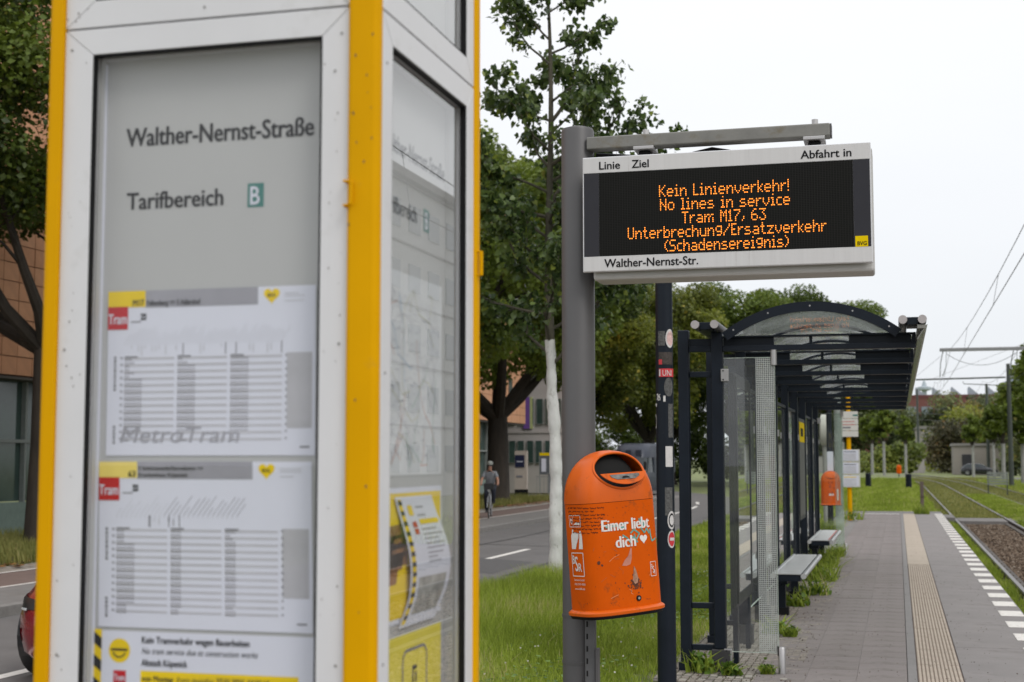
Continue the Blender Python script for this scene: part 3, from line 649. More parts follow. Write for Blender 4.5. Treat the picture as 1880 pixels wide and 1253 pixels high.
for k in range(15): an = R(200 + 140*k/14); P_.append((-1.360 + .0125*math.cos(an), 1.199 + .0125*math.sin(an)))
for (a, b), (c, d) in zip(P_[:-1], P_[1:]): m.obox(((a+c)/2, y-.001, (b+d)/2), ((c-a)*.6, 0, (d-b)*.6), (0, .0002, 0), (-(d-b)*.5, 0, (c-a)*.5 + .0))
m.obox((-1.360, y-.0012, 1.200), (.0165, 0, 0), (0, .0002, 0), (0, 0, .0018)); m.build('smile_mark', mInk, nb)
pq(-1.371, -1.346, 1.135, 1.163, mInkRed, 'tram_badge'); text_y('badge_lettering', 'Tram', -1.369, -1.348, 1.145, 1.156, y-.001, mPaper, nb, .02)
for s_, x1_, z_, bo, sh, h_ in (('Kein Tramverkehr wegen Bauarbeiten', -1.105, 1.213, .02, 0, .0115), ('No tram service due to construction works', -1.09, 1.194, 0, .25, .0105), ('Altstadt Köpenick', -1.225, 1.173, .02, 0, .0115)):
    text_y('notice_lettering', s_, -1.315, x1_, z_, z_ + h_, y - .001, mInk, nb, bo, sh)
pq(-1.317, -1.012, 1.118, 1.164, mInkYel, 'highlight_bar')
for s_, x0_, x1_, z_, bo, sh in (('von Montag', -1.314, -1.252, 1.150, .02, 0), ('from monday,', -1.246, -1.172, 1.150, 0, .25), ('27.01.2025, 04:00 Uhr', -1.167, -1.058, 1.150, .02, 0), ('bis vsl. 2027', -1.314, -1.250, 1.130, .02, 0), ('until approximately 2027', -1.244, -1.115, 1.130, 0, .25)):
    text_y('highlight_lettering', s_, x0_, x1_, z_ - .004, z_ + .006, y - .001, mInk, nb, bo, sh)
m = MB()
for k in range(9): m.quad((-1.315, y-.001, 1.09 - k*.015), (-1.05 - rnd.uniform(0, .1), y-.001, 1.09 - k*.015), (-1.05 - .05, y-.001, 1.094 - k*.015), (-1.315, y-.001, 1.094 - k*.015))
m.build('notice_text_lines', mInkGrey, nb); nb.scale = (1.007, 1, 1.007); nb.location = (-1.42*1.007, PY, 1.5595 - .61*1.007)

# ---- posters behind the side glass
mpz = thing('network_map', 'pale network map poster behind the side glass of the kiosk', 'map poster', (PX, 2.42, 1.53))
xx = PX + .0008
MB().quad((xx, 2.385, 1.52), (xx, 2.79, 1.52), (xx, 2.79, 1.905), (xx, 2.385, 1.905)).build('paper', M_('map_paper', (0.62, 0.64, 0.66), .7, var=.06, scale=12), mpz)
r = random.Random(5)
for nm, mt, kk in (('tram_lines', M_('map_red', (0.55, .34, .30), .7), 5), ('train_lines', M_('map_green', (.34, .46, .40), .7), 5), ('road_lines', mInkPale, 16), ('river_lines', M_('map_blue', (.35, .48, .62), .7), 3), ('bus_lines', M_('map_olive', (.48, .48, .36), .7), 7), ('label_print', mInkPale, 0)):
    m = MB()
    for k in range(kk):
        yy, zz = r.uniform(2.42, 2.76), r.uniform(1.56, 1.86)
        an = r.uniform(0, 6.28)
        for s_ in range(r.randint(4, 9)):
            an += r.choice((-.78, 0, 0, .4, -.4)); ln = r.uniform(.015, .05); y2, z2 = yy + math.cos(an)*ln, zz + math.sin(an)*ln
            if not (2.40 < y2 < 2.775 and 1.535 < z2 < 1.88): an += 2.5; continue
            d_ = Vector((0, y2 - yy, z2 - zz)); n_ = Vector((0, -d_.z, d_.y)).normalized()*.0013
            a_, b_ = Vector((xx + .0004, yy, zz)), Vector((xx + .0004, y2, z2)); m.quad(a_ - n_, b_ - n_, b_ + n_, a_ + n_); yy, zz = y2, z2
    if not kk:
        for k in range(260): yy, zz = r.uniform(2.41, 2.75), r.uniform(1.55, 1.87); w_ = r.uniform(.006, .02); m.quad((xx+.0005, yy, zz), (xx+.0005, yy+w_, zz), (xx+.0005, yy+w_, zz+.0025), (xx+.0005, yy, zz+.0025))
    m.build(nm, mt, mpz)
pz = thing('yellow_poster', 'yellow and brown advertising poster behind the kiosk side glass, partly covered', 'poster', (PX, 2.42, 1.28))
MB().quad((xx, 2.385, 1.245), (xx, 2.792, 1.245), (xx, 2.792, 1.497), (xx, 2.385, 1.497)).build('backing', mPaper, pz)
MB().quad((xx+.0005, 2.385, 1.255), (xx+.0005, 2.784, 1.255), (xx+.0005, 2.784, 1.487), (xx+.0005, 2.385, 1.487)).build('print', mInkYel, pz)
m = MB()
for k in range(7): z_ = 1.29 + r.uniform(0, .12); y_ = 2.39 + r.uniform(0, .1); m.quad((xx+.001, y_, z_), (xx+.001, y_ + .10, z_ + .004), (xx+.001, y_ + .11, z_ + .03), (xx+.001, y_, z_ + .026))
m.build('picture', mInkBrn, pz)
sl = thing('slipped_notice', 'curled white notice that has slipped down behind the kiosk side glass', 'notice', (PX, 2.55, 1.25))
def curl(s_, t_):    # s across 0..1, t down 0..1
    return (xx + .004 + .018*math.sin(t_*3.0)**2*(.4 + .6*s_), 2.50 + s_*.215 + .075*math.sin(t_*math.pi*.75) - .03*(t_ > .8)*(t_ - .8)*5, 1.480 - t_*.243)
def curlquad(m, s0, t0, s1, t1, off=.0006, n=14):
    k = max(1, int((t1 - t0)*n + .5)); 
    for i in range(k):
        a, b = t0 + (t1 - t0)*i/k, t0 + (t1 - t0)*(i+1)/k; P = []
        for s_, t_ in ((s0, b), (s1, b), (s1, a), (s0, a)): q_ = curl(s_, t_); P.append((q_[0] + off, q_[1], q_[2]))
        m.add(P, [(0, 1, 2, 3)])
    return m
curlquad(MB(), 0, 0, 1, 1, 0, 24).build('paper', mPaper, sl)
curlquad(MB(), .04, .02, .13, .98, .0006, 24).build('warning_stripe', mInkYel, sl)
m = MB()
for k in range(12): curlquad(m, .04, .03 + k*.08, .13, .065 + k*.08, .0012, 20)
m.build('hazard_bars', mInk, sl)
curlquad(MB(), .24, .07, .36, .15).build('smiley_badge', mInkYel, sl); curlquad(MB(), .26, .20, .36, .245).build('tram_badge', mInkRed, sl); curlquad(MB(), .26, .255, .36, .30).build('tram_badge', mInkRed, sl)
curlquad(MB(), .45, .185, .95, .225).build('highlight_bar', mInkYel, sl)
m = MB()
for t_ in (.08, .145): curlquad(m, .45, t_, .66, t_ + .014)
for t_ in (.26, .30, .335, .375, .41, .45, .485, .52): curlquad(m, .45, t_, .45 + r.uniform(.2, .5), t_ + .012)
m.build('notice_text_lines', mInkGrey, sl); curlquad(MB(), .2, .64, .9, .92).build('printed_picture', mPhoto, sl)
yb = thing('app_poster', 'bright yellow poster with a phone outline low behind the kiosk side glass', 'poster', (PX, 2.42, .98))
MB().quad((xx, 2.385, .90), (xx, 2.792, .90), (xx, 2.792, 1.222), (xx, 2.385, 1.222)).build('print', M_('bright_yellow_print', (.78, .66, .03), .6, var=.05), yb)
m = MB(); y0_, y1_, z0_, z1_ = 2.560, 2.700, .93, 1.190; rr_ = .022; P_ = []
for cy_, cz_, a0 in ((y1_-rr_, z1_-rr_, 0), (y0_+rr_, z1_-rr_, 90), (y0_+rr_, z0_+rr_, 180), (y1_-rr_, z0_+rr_, 270)):
    for k in range(6): an = R(a0 + 18*k); P_.append(Vector((xx + .001, cy_ + rr_*math.cos(an), cz_ + rr_*math.sin(an))))
for a_, b_ in zip(P_, P_[1:] + P_[:1]):
    d_ = (b_ - a_); n_ = Vector((0, -d_.z, d_.y)).normalized()*.0028; m.quad(a_ - n_, b_ - n_, b_ + n_, a_ + n_)
m.build('phone_outline', mInkMid, yb)
m = MB()
for (ya, yb_, za, zb) in ((2.615, 2.640, 1.150, 1.158), (2.615, 2.622, 1.125, 1.158), (2.632, 2.640, 1.125, 1.145), (2.610, 2.655, 1.100, 1.106), (2.618, 2.640, 1.072, 1.088)): m.quad((xx+.001, ya, za), (xx+.001, yb_, za), (xx+.001, yb_, zb), (xx+.001, ya, zb))
m.build('phone_lettering', mInk, yb)
MB().disc((xx + .0012, 2.642, 1.035), (0, 1, 0), (0, 0, 1.4), .019, 20).build('purple_figure', mInkPurp, yb)
MB().add([(xx+.0008, 2.385, .96), (xx+.0008, 2.575, 1.02), (xx+.0008, 2.575, 1.045), (xx+.0008, 2.385, .99)], [(0, 1, 2, 3)]).build('grey_band', mInkGrey, yb)

# ================================================================== DEPARTURE DISPLAY on its post
FONT = {
'K': ["10001","10010","10100","11000","10100","10010","10001"], 'e': ["00000","00000","01110","10001","11111","10000","01110"],
'i': ["010","000","110","010","010","010","111"], 'n': ["00000","00000","10110","11001","10001","10001","10001"],
'L': ["1000","1000","1000","1000","1000","1000","1111"], 'v': ["00000","00000","10001","10001","10001","01010","00100"],
'r': ["0000","0000","1011","1100","1000","1000","1000"], 'k': ["1000","1000","1001","1010","1100","1010","1001"],
'h': ["10000","10000","10110","11001","10001","10001","10001"], '!': ["1","1","1","1","1","0","1"],
'N': ["10001","10001","11001","10101","10011","10001","10001"], 'o': ["00000","00000","01110","10001","10001","10001","01110"],
'l': ["110","010","010","010","010","010","111"], 's': ["00000","00000","01110","10000","01110","00001","11110"],
'c': ["0000","0000","0111","1000","1000","1000","0111"], 'T': ["11111","00100","00100","00100","00100","00100","00100"],
'a': ["00000","00000","01110","00001","01111","10001","01111"], 'm': ["0000000","0000000","1011011","1100100","1001001","1001001","1001001"],
'M': ["10001","11011","10101","10101","10001","10001","10001"], '1': ["010","110","010","010","010","010","111"],
'7': ["11111","00001","00010","00100","01000","01000","01000"], ',': ["00","00","00","00","01","01","10"],
'6': ["00110","01000","10000","11110","10001","10001","01110"], '3': ["11111","00010","00100","00010","00001","10001","01110"],
'U': ["10001","10001","10001","10001","10001","10001","01110"], 't': ["0100","0100","1110","0100","0100","0100","0011"],
'b': ["10000","10000","10110","11001","10001","10001","11110"], 'u': ["00000","00000","10001","10001","10001","10001","01111"],
'g': ["00000","01111","10001","10001","01111","00001","01110"], '/': ["00001","00001","00010","00100","01000","10000","10000"],
'E': ["1111","1000","1000","1110","1000","1000","1111"], 'z': ["00000","00000","11111","00010","00100","01000","11111"],
'(': ["001","010","100","100","100","010","001"], ')': ["100","010","001","001","001","010","100"],
'S': ["01111","10000","10000","01110","00001","00001","11110"], 'd': ["00001","00001","01101","10011","10001","10001","01111"], ' ': ["000"]*7}
dp = thing('departure_display', 'double-sided black and white departure display with orange dot-matrix text hanging from the grey post', 'departure display', (-.73, 6.5, 2.4))
sp = thing('display_post', 'round grey steel post with a horizontal arm carrying the departure display', 'post', (-1.433, 6.50, 0))
m = MB(); m.tube([(-1.433, 6.50, -.06), (-1.433, 6.50, 3.095), (-1.433, 6.50, 3.108), (-1.433, 6.50, 3.115)], [.0775, .0775, .072, .05], 40); m.build('post_tube', mGrey, sp, smooth=True)
ao = bx('arm', M_('weathered_zinc', (0.21, 0.205, 0.19), .5, metal=.4, var=.15, scale=9, dirt=((.16, .13, .08), .55, .7), dscale=8), sp, -1.375, -.262, 6.425, 6.505, 2.992, 3.052, bevel=.006)
bx('arm_end_cap', mGrey, sp, -.2615, -.256, 6.428, 6.502, 2.995, 3.049)
MB().tube([(-1.433, 6.42, .62), (-1.433, 6.50, .62), (-1.433, 6.50, .622)], .0001, 3, cap=False)
for x in (-1.10, -.330):
    b_ = bx('hanger', mSteel, sp, x - .05, x + .045, 6.40, 6.53, 2.974, 2.990, bevel=.003)
    MB().box(x - .03, x + .025, 6.43, 6.50, 2.935, 2.9735).build('hanger_block', mBlack, sp, bevel=.006)
    MB().tube([(x, 6.465, 3.052), (x, 6.465, 3.078)], .016, 6).build('bolt', mSteel, sp)
# cable bow behind the sign
MB().tube([(-1.35, 6.53, 2.985), (-1.1, 6.56, 2.965), (-.9, 6.57, 2.965), (-.75, 6.57, 2.95)], .012, 8).build('cable', mBlack, sp, smooth=True)
# inspection band and small box on the post
m = MB(); 
for z in (.83, .62): m.tube([(-1.433, 6.5, z), (-1.433, 6.5, z + .012)], .0805, 40)
m.build('clamp_bands', mGrey, sp, smooth=True)
mt_ = MB(); X0, X1, Y0, Y1 = -1.377, -.087, 6.350, 6.625
bx('housing', M_('light_housing', (.55, .54, .53), .5, var=.04, scale=4, dirt=((.3, .24, .2), .6, .5)), dp, -1.338, -.082, 6.392, 6.585, 2.372, 2.925, bevel=.012)
MB().add([(-.98, 6.50, 2.925), (-.93, 6.50, 2.965), (-.80, 6.50, 2.99), (-.68, 6.50, 2.965), (-.63, 6.50, 2.925), (-.98, 6.58, 2.925), (-.93, 6.58, 2.965), (-.80, 6.58, 2.99), (-.68, 6.58, 2.965), (-.63, 6.58, 2.925)],
         [(0, 1, 2, 3, 4), (9, 8, 7, 6, 5), (0, 5, 6, 1), (1, 6, 7, 2), (2, 7, 8, 3), (3, 8, 9, 4)]).build('ventilation_hood', mBlack, dp, bevel=.01)
mScr = M_('led_screen', (0.0065, 0.0065, 0.006), 0.6, var=.1, spec=.12)
t = mScr.node_tree; n = t.nodes; b = n['Principled BSDF']; tcn = n.new('ShaderNodeTexCoord'); sxn = n.new('ShaderNodeSeparateXYZ'); t.links.new(tcn.outputs['Object'], sxn.inputs[0])
def gridfac(sock, pitch):
    a = n.new('ShaderNodeMath'); a.operation = 'DIVIDE'; a.inputs[1].default_value = pitch; t.links.new(sock, a.inputs[0])
    f = n.new('ShaderNodeMath'); f.operation = 'FRACT'; t.links.new(a.outputs[0], f.inputs[0])
    g = n.new('ShaderNodeMath'); g.operation = 'GREATER_THAN'; g.inputs[1].default_value = .78; t.links.new(f.outputs[0], g.inputs[0]); return g.outputs[0]
ga, gb = gridfac(sxn.outputs['X'], .0059*2), gridfac(sxn.outputs['Z'], .0078*1)
mm_ = n.new('ShaderNodeMath'); mm_.operation = 'MAXIMUM'; t.links.new(ga, mm_.inputs[0]); t.links.new(gb, mm_.inputs[1])
mg = n.new('ShaderNodeMix'); mg.data_type = 'RGBA'; mg.inputs[6].default_value = (.0055, .0055, .005, 1); mg.inputs[7].default_value = (.016, .016, .0145, 1); t.links.new(mm_.outputs[0], mg.inputs[0]); t.links.new(mg.outputs[2], b.inputs['Base Color'])
mSide = M_('dark_grey_panel', (.036, .036, .043), .6, var=.06, spec=.15)
mBand = M_('white_sign_band', (.60, .59, .59), .5, var=.04, scale=4, dirt=((.33, .29, .28), .60, .8), dscale=3, stretch=(9, 1, .35))
mLed = M_emit('orange_led', (1.0, .27, .025), 3.1)
def display(y, s_, nm):       # s_ = -1 faces -Y, +1 faces +Y
    f = bpy.data.objects.new(nm, None); C.objects.link(f); f.parent = dp
    Xf = (lambda x: x) if s_ < 0 else (lambda x: X0 + X1 - x)
    def slab(nm_, x0, x1, z0, z1, d, mt): a, b_ = sorted((Xf(x0), Xf(x1))); yy = sorted((y + s_*d, y - s_*.02)); return bx(nm_, mt, f, a, b_, yy[0], yy[1], z0, z1)
    slab('rim', X0, X1, 2.405, 2.937, 0, mWhite).modifiers.new('bevel', 'BEVEL').width = .002
    slab('screen', -1.300, -.165, 2.476, 2.862, .0012, mScr)
    slab('side_panel', -1.371, -1.3005, 2.476, 2.862, .0016, mSide); slab('side_panel', -.1645, -.093, 2.476, 2.862, .0016, mSide)
    slab('upper_band', -1.373, -.091, 2.8635, 2.933, .002, mBand); slab('lower_band', -1.373, -.091, 2.409, 2.4745, .002, mBand)
    def tx(nm_, s2, x0, x1, z0, z1, bold=.0, mt=mInk): a, b_ = sorted((Xf(x0), Xf(x1))); return text_y(nm_, s2, a, b_, z0, z1, y + s_*.0035, mt, f, bold, flip=s_ > 0)
    tx('band_lettering', 'Linie', -1.298, -1.202, 2.878, 2.914, .022); tx('band_lettering', 'Ziel', -1.146, -1.069, 2.878, 2.914, .022)
    tx('band_lettering', 'Abfahrt in', -.388, -.170, 2.878, 2.914, .022); tx('band_lettering', 'Walther-Nernst-Str.', -1.276, -.848, 2.424, 2.462, .022)
    slab('logo_square', -.160, -.106, 2.4755, 2.523, .0028, mInkYel); tx('logo_lettering', 'BVG', -.151, -.112, 2.482, 2.499, .02)
    # dot-matrix text
    m = MB(); hp, vp = .00595, .00785
    for s2, xl, xr, zt in (('Kein Linienverkehr!', -1.020, -.445, 2.788), ('No lines in service', -1.016, -.441, 2.788 - 8*vp), ('Tram M17, 63', -.917, -.547, 2.788 - 16*vp), ('Unterbrechung/Ersatzverkehr', -1.165, -.285, 2.788 - 24*vp), ('(Schadensereignis)', -.997, -.449, 2.788 - 32*vp)):
        cols = []
        for ch in s2: cols += [[row[k] for row in FONT[ch]] for k in range(len(FONT[ch][0]))] + [['0']*7]
        cols = cols[:-1]; px = (xr - xl)/(len(cols) - 1)
        for k, col in enumerate(cols):
            for j, v in enumerate(col):
                if v == '1':
                    cx_, cz_ = Xf(xl + k*px), zt - j*vp; q = .0023; yy = y + s_*.0016
                    m.add([(cx_ + q*1.0*math.cos(R(22.5 + 60*a)), yy, cz_ + q*1.15*math.sin(R(22.5 + 60*a))) for a in range(6)], [(0, 1, 2, 3, 4, 5) if s_ < 0 else (5, 4, 3, 2, 1, 0)])
    m.build('dot_matrix_text', mLed, f)
display(Y0, -1, 'front_face'); display(Y1, 1, 'rear_face')

# ================================================================== LITTER BINS
def seg(u, a, b): return max(0, min(1, (u - a)/(b - a)))
BW, BD, BH, SEAM = .203, .128, .725, .495
def bin_xy(s, z, off=0.0):
    """point on the body outline; s in 0..1 round the bin starting at the back, front at .5. local front = -y"""
    a = 2*math.pi*s + math.pi/2; n = 3.4
    k = 1 if z < SEAM else max(0, 1 - ((z - SEAM)/(BH - SEAM))**2.15)**(1/2.15)
    fl = 1 - .03*seg(z, .3, 0)*0 ; c, s_ = math.cos(a), math.sin(a)
    rr_ = (abs(c/(BW))**n + abs(s_/(BD))**n)**(-1/n)
    kx = k; ky = k
    return ((rr_*c*kx*fl + off*c), (rr_*s_*ky*fl - off*-s_))
NS = 72
S_ARC = None
def arc_table():
    global S_ARC
    P = [Vector((*bin_xy(i/1440, .2), 0)) for i in range(1441)]; d = [0]
    for a, b in zip(P[:-1], P[1:]): d.append(d[-1] + (b - a).length)
    S_ARC = np.array(d)
arc_table()
def on_bin(u, z, off=.0008):
    """u = metres along the outline from the middle of the front, + towards the viewer's right when facing it"""
    tot = S_ARC[-1]; t_ = tot/2 + u; s = np.interp(t_, S_ARC, np.linspace(0, 1, 1441)); x, y = bin_xy(s, z)
    x2, y2 = bin_xy(s + .002, z); tx_, ty_ = x2 - x, y2 - y; l_ = math.hypot(tx_, ty_); nx, ny = ty_/l_, -tx_/l_
    return (x + nx*off, y + ny*off, z)
def bin_text(name, s2, u0, u1, z0, z1, mat, parent, bold=0, shear=0, slope=0):
    U, W_, F = text_fit(s2, u0, u1, z0, z1, 0, shear); m = MB(); d = bold*(z1 - z0)*1.6
    for k, du in enumerate((0, d, -d) if bold else (0,)): m.add([on_bin(a + du, b, .0018 + k*.00012) for a, b in zip(U, W_)], F)
    return m.build(name, mat, parent, world=False)
def bin_quad(m, P, off=.0012):
    m.add([on_bin(a, b, off) for a, b in P], [tuple(range(len(P)))]); return m
def bin_line(m, pts, w_=.0015, off=.0014):
    for (a, b), (c, d) in zip(pts[:-1], pts[1:]):
        l_ = math.hypot(c-a, d-b) or 1; nx, nz_ = -(d-b)/l_*w_, (c-a)/l_*w_
        bin_quad(m, [(a-nx, b-nz_), (c-nx, d-nz_), (c+nx, d+nz_), (a+nx, b+nz_)], off)
    return m
def apply_mods(o):
    dg = bpy.context.evaluated_depsgraph_get(); me = bpy.data.meshes.new_from_object(o.evaluated_get(dg)); o.modifiers.clear(); o.data = me
def make_bin(label, loc, group, detail):
    t = thing('litter_bin', label, 'litter bin', (0, 0, 0), 0, group)
    ring = lambda z, off=0: [(*bin_xy(i/NS, z, off), z) for i in range(NS)]
    MB().loft([ring(z) for z in (.012, .1, .2, .3, .4, SEAM - .002)], cap=False).build('body', mOrange, t, smooth=True, world=False)
    MB().loft([ring(.0, .011), ring(.003, .016), ring(.014, .017), ring(.020, .011), ring(.026, .001)]).build('base_rim', mHood, t, smooth=True, world=False)
    MB().loft([ring(-.013, .004), ring(.0, .010)]).build('underside', mBlack, t, world=False)
    MB().loft([ring(SEAM - .004, -.003), ring(SEAM + .0005, -.003)], cap=False).build('seam', mBlack, t, world=False)
    zz = [SEAM, SEAM + .02, SEAM + .05, SEAM + .08, SEAM + .11, SEAM + .135, SEAM + .16, SEAM + .18, SEAM + .197, SEAM + .21, SEAM + .22, SEAM + .2265, BH - .0006]
    hood = MB().loft([ring(z, .0015) for z in zz], cap=True)
    hood.f = [f for f in hood.f if not (len(f) == NS and f[0] == NS - 1)]
    hood = hood.build('hood', mHood, t, smooth=True, world=False)
    # opening: elliptic hole cut along an axis that tilts up from the front
    tilt = R(32); ax = Vector((0, -math.cos(tilt), math.sin(tilt))); up = Vector((0, math.sin(tilt), math.cos(tilt))); c0 = Vector((0, -.045, SEAM + .108))
    ew, eh = .136, .088
    if detail:
        so_ = hood.modifiers.new('solid', 'SOLIDIFY'); so_.thickness = .006; so_.offset = -1
        cut = MB().loft([[c0 + ax*d_ + Vector((1, 0, 0))*ew*math.cos(k*math.pi/24) + up*eh*math.sin(k*math.pi/24) for k in range(48)] for d_ in (-.0, .4)])
        co = cut.build('cutter', mHood, None); bo = hood.modifiers.new('cut', 'BOOLEAN'); bo.operation = 'DIFFERENCE'; bo.object = co; bo.solver = 'EXACT'
        apply_mods(hood); bpy.data.objects.remove(co)
        hood.data.set_sharp_from_angle(angle=R(38))
    def inside(p):
        if p.z > BH: return False
        k = 1 if p.z < SEAM else max(1e-9, 1 - ((p.z - SEAM)/(BH - SEAM))**2.15)**(1/2.15)
        return (abs(p.x/(BW*k))**3.4 + abs(p.y/(BD*k))**3.4) < 1
    rim = []
    for k in range(49):
        q = c0 + Vector((1, 0, 0))*ew*math.cos(k*math.pi/24) + up*eh*math.sin(k*math.pi/24); a, b = -.25, .4
        for _ in range(30):
            mid = (a + b)/2
            if inside(q + ax*mid): a = mid
            else: b = mid
        if b > .39: b = 0
        rim.append(q + ax*(a + .001))
    if detail: MB().tube(rim, .0058, 10, cap=False).build('opening_rim', mHood, t, smooth=True, world=False)
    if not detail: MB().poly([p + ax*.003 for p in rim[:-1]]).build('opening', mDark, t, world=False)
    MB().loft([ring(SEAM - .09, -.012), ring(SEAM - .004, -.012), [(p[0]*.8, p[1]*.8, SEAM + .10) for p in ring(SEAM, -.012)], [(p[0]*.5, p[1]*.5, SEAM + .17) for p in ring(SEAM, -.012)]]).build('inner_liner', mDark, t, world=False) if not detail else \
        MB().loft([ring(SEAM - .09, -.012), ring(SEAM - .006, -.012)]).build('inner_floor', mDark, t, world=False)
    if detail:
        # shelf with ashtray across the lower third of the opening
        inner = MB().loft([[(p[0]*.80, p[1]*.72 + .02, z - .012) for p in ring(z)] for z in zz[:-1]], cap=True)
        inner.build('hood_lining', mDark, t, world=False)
        ph = -.30*eh; P = [c0 + Vector((1, 0, 0))*x + up*v for x, v in ((-ew*.93, ph), (ew*.93, ph))]
        low = [c0 + Vector((1, 0, 0))*ew*.985*math.cos(R(a)) + up*eh*.985*math.sin(R(a)) for a in np.linspace(198, 342, 17)]
        plate = [p + ax*.072 for p in low]
        MB().prism(plate, ax*.004).build('ash_plate', mHood, t, world=False)
        ins = [c0 + ax*.0775 + Vector((1, 0, 0))*x + up*v for x, v in ((-.082, -.036), (.082, -.036), (.078, -.048), (.05, -.062), (-.05, -.062), (-.078, -.048))]
        MB().prism(ins, ax*.0012).build('ashtray_insert', M_('scratched_zinc', (.16, .16, .155), .5, metal=.5, var=.5, scale=40), t, world=False)
        MB().poly([c0 + ax*.0795 + Vector((1, 0, 0))*.022*math.cos(R(a)) + up*(-.0575 + .012*math.sin(R(a))) for a in range(0, 181, 20)]).build('ashtray_hole', mDark, t, world=False)
        # decals
        bin_text('slogan_lettering', 'Eimer liebt', -.138, .122, .368, .418, mDecal, t, .03)
        bin_text('slogan_lettering', 'dich', -.074, .034, .292, .342, mDecal, t, .03)
        MB().add([on_bin(a, b, .0012) for a, b in heart(.082, .320, .022)], [tuple(range(28))]).build('slogan_heart', mDecal, t, world=False)
        def box_line(u0, u1, z0, z1, w_, nm): 
            m = MB(); bin_line(m, [(u0, z0), ((u0+u1)/2, z0), (u1, z0), (u1, z1), ((u0+u1)/2, z1), (u0, z1), (u0, z0)], w_); return m.build(nm, mDecal, t, world=False)
        box_line(.112, .150, .150, .213, .0012, 'logo_frame'); 
        for s2, a, b, z_, h_ in (('B', .117, .125, .182, .021), ('S', .125, .135, .164, .030), ('R', .135, .144, .158, .020)): bin_text('logo_letter', s2, a, b, z_, z_ + h_, mDecal, t, .0)
        # left flank: framed notice, torn label, logo, contact lines
        L0, L1 = -.318, -.238
        box_line(L0, L1, .395, .445, .0012, 'notice_frame'); 
        m = MB(); bin_quad(m, [(L0+.008, .415), (L0+.018, .405), (L0+.018, .43), (L0+.010, .437)]); bin_quad(m, [(L0+.03, .405), (L1-.006, .402), (L1-.006, .412), (L0+.05, .415)]); bin_line(m, [(L0+.026, .397), (L0+.026, .444)], .0008); m.build('notice_marks', mDecal, t, world=False)
        m = MB(); bin_quad(m, [(L0+.005, .297), (-.283, .297), (-.275, .318), (-.258, .345), (-.255, .366), (-.283, .372), (-.305, .368), (L0+.006, .355)]); bin_quad(m, [(-.260, .297), (L1+.004, .297), (L1+.004, .352), (L1-.002, .377), (-.249, .377), (-.251, .350)]); bin_quad(m, [(-.305, .371), (-.295, .370), (-.292, .382), (-.301, .386)])
        m.build('torn_label', mDecal, t, world=False)
        box_line(L0, L1+.002, .178, .280, .0018, 'logo_frame')
        for s2, a, b, z_, h_ in (('B', -.312, -.297, .232, .037), ('S', -.295, -.275, .200, .064), ('R', -.271, -.249, .198, .037)): bin_text('logo_letter', s2, a, b, z_, z_ + h_, mDecal, t, .01)
        for s2, z_, b in (('Service-Center', .157, L1+.002), ('030 7592 4900', .138, L1+.004), ('www.BSR.de', .118, L1)): bin_text('contact_lettering', s2, L0+.008, b, z_, z_ + .009, mDecal, t, .0)
        # handwriting in black marker
        m = MB(); r = random.Random(8)
        for row in range(8):
            u = -.325 + row*.004; z = .478 - row*.0155; end = (-.13, -.175, -.13, -.145, -.15, -.09, -.085, -.16)[row]
            while u < end:
                wl = r.uniform(.008, .03); pts = [(u, z)]; uu = u
                while uu < u + wl: uu += r.uniform(.0018, .0035); pts.append((uu, z - (u + .3)*.03 + r.uniform(-.0035, .0045)))
                bin_line(m, pts, .0011); u += wl + .007
        m.build('marker_handwriting', mInk, t, world=False)
        # teal spray scribble
        mTe = M_('faded_teal_spray', (.12, .36, .31), .7, var=.4, scale=60)
        m = MB()
        for pts in ([(-.12, .385), (-.095, .392), (-.075, .384), (-.06, .395)], [(-.05, .39), (-.03, .398), (-.015, .385), (-.03, .378), (-.05, .383)], [(.062, .412), (.075, .392), (.09, .375), (.082, .398)], [(.01, .35), (.03, .365), (.06, .345), (.04, .32), (.015, .335)], [(.07, .37), (.09, .345), (.105, .365), (.12, .34)], [(.125, .36), (.128, .33), (.135, .305), (.15, .31), (.168, .315)], [(.03, .345), (.035, .315), (.048, .308)], [(-.035, .345), (-.01, .33), (.005, .31)]):
            bin_line(m, pts, .0035, .0016)
        m.build('spray_scribble', mTe, t, world=False)
        bin_quad(MB(), [(-.050, .212), (-.035, .233), (-.012, .252), (.004, .287), (.010, .283), (.006, .240), (-.004, .214), (-.025, .209)], .0013).build('scraped_patch', M_('pinkish_scrape', (.50, .20, .14), .7, var=.2, scale=30), t, world=False)
        mSo = M_('soot_stain', (.10, .03, .012), .8, var=.5, scale=60)
        m = MB()
        for k2 in range(110):
            a, b, q = .018 + r.gauss(0, .020), .125 + r.gauss(0, .014), r.uniform(.0015, .006); bin_quad(m, [(a + q*math.cos(k*.9)*r.uniform(.5, 1.2), b + q*math.sin(k*.9)*r.uniform(.5, 1.2)) for k in range(7)], .0010 + k2*.000006)
        m.build('soot_stain', mSo, t, world=False)
        m = MB(); bin_quad(m, [(.003, .142), (.010, .175), (.014, .206), (.024, .188), (.034, .150), (.028, .130), (.014, .125)], .0018); m.build('burnt_smear', M_('burnt_smear', (.42, .22, .14), .7, var=.5, scale=50), t, world=False)
        m = MB()
        for pts in ([(-.115, .235), (-.09, .252), (-.06, .262)], [(-.12, .075), (-.08, .088)], [(.10, .155), (.115, .163)], [(-.02, .105), (-.005, .098), (-.012, .088), (.0, .082)]): bin_line(m, pts, .0009, .0013)
        m.build('scratches', M_('pale_orange_scratch', (.75, .30, .12), .6), t, world=False)
        m = MB()
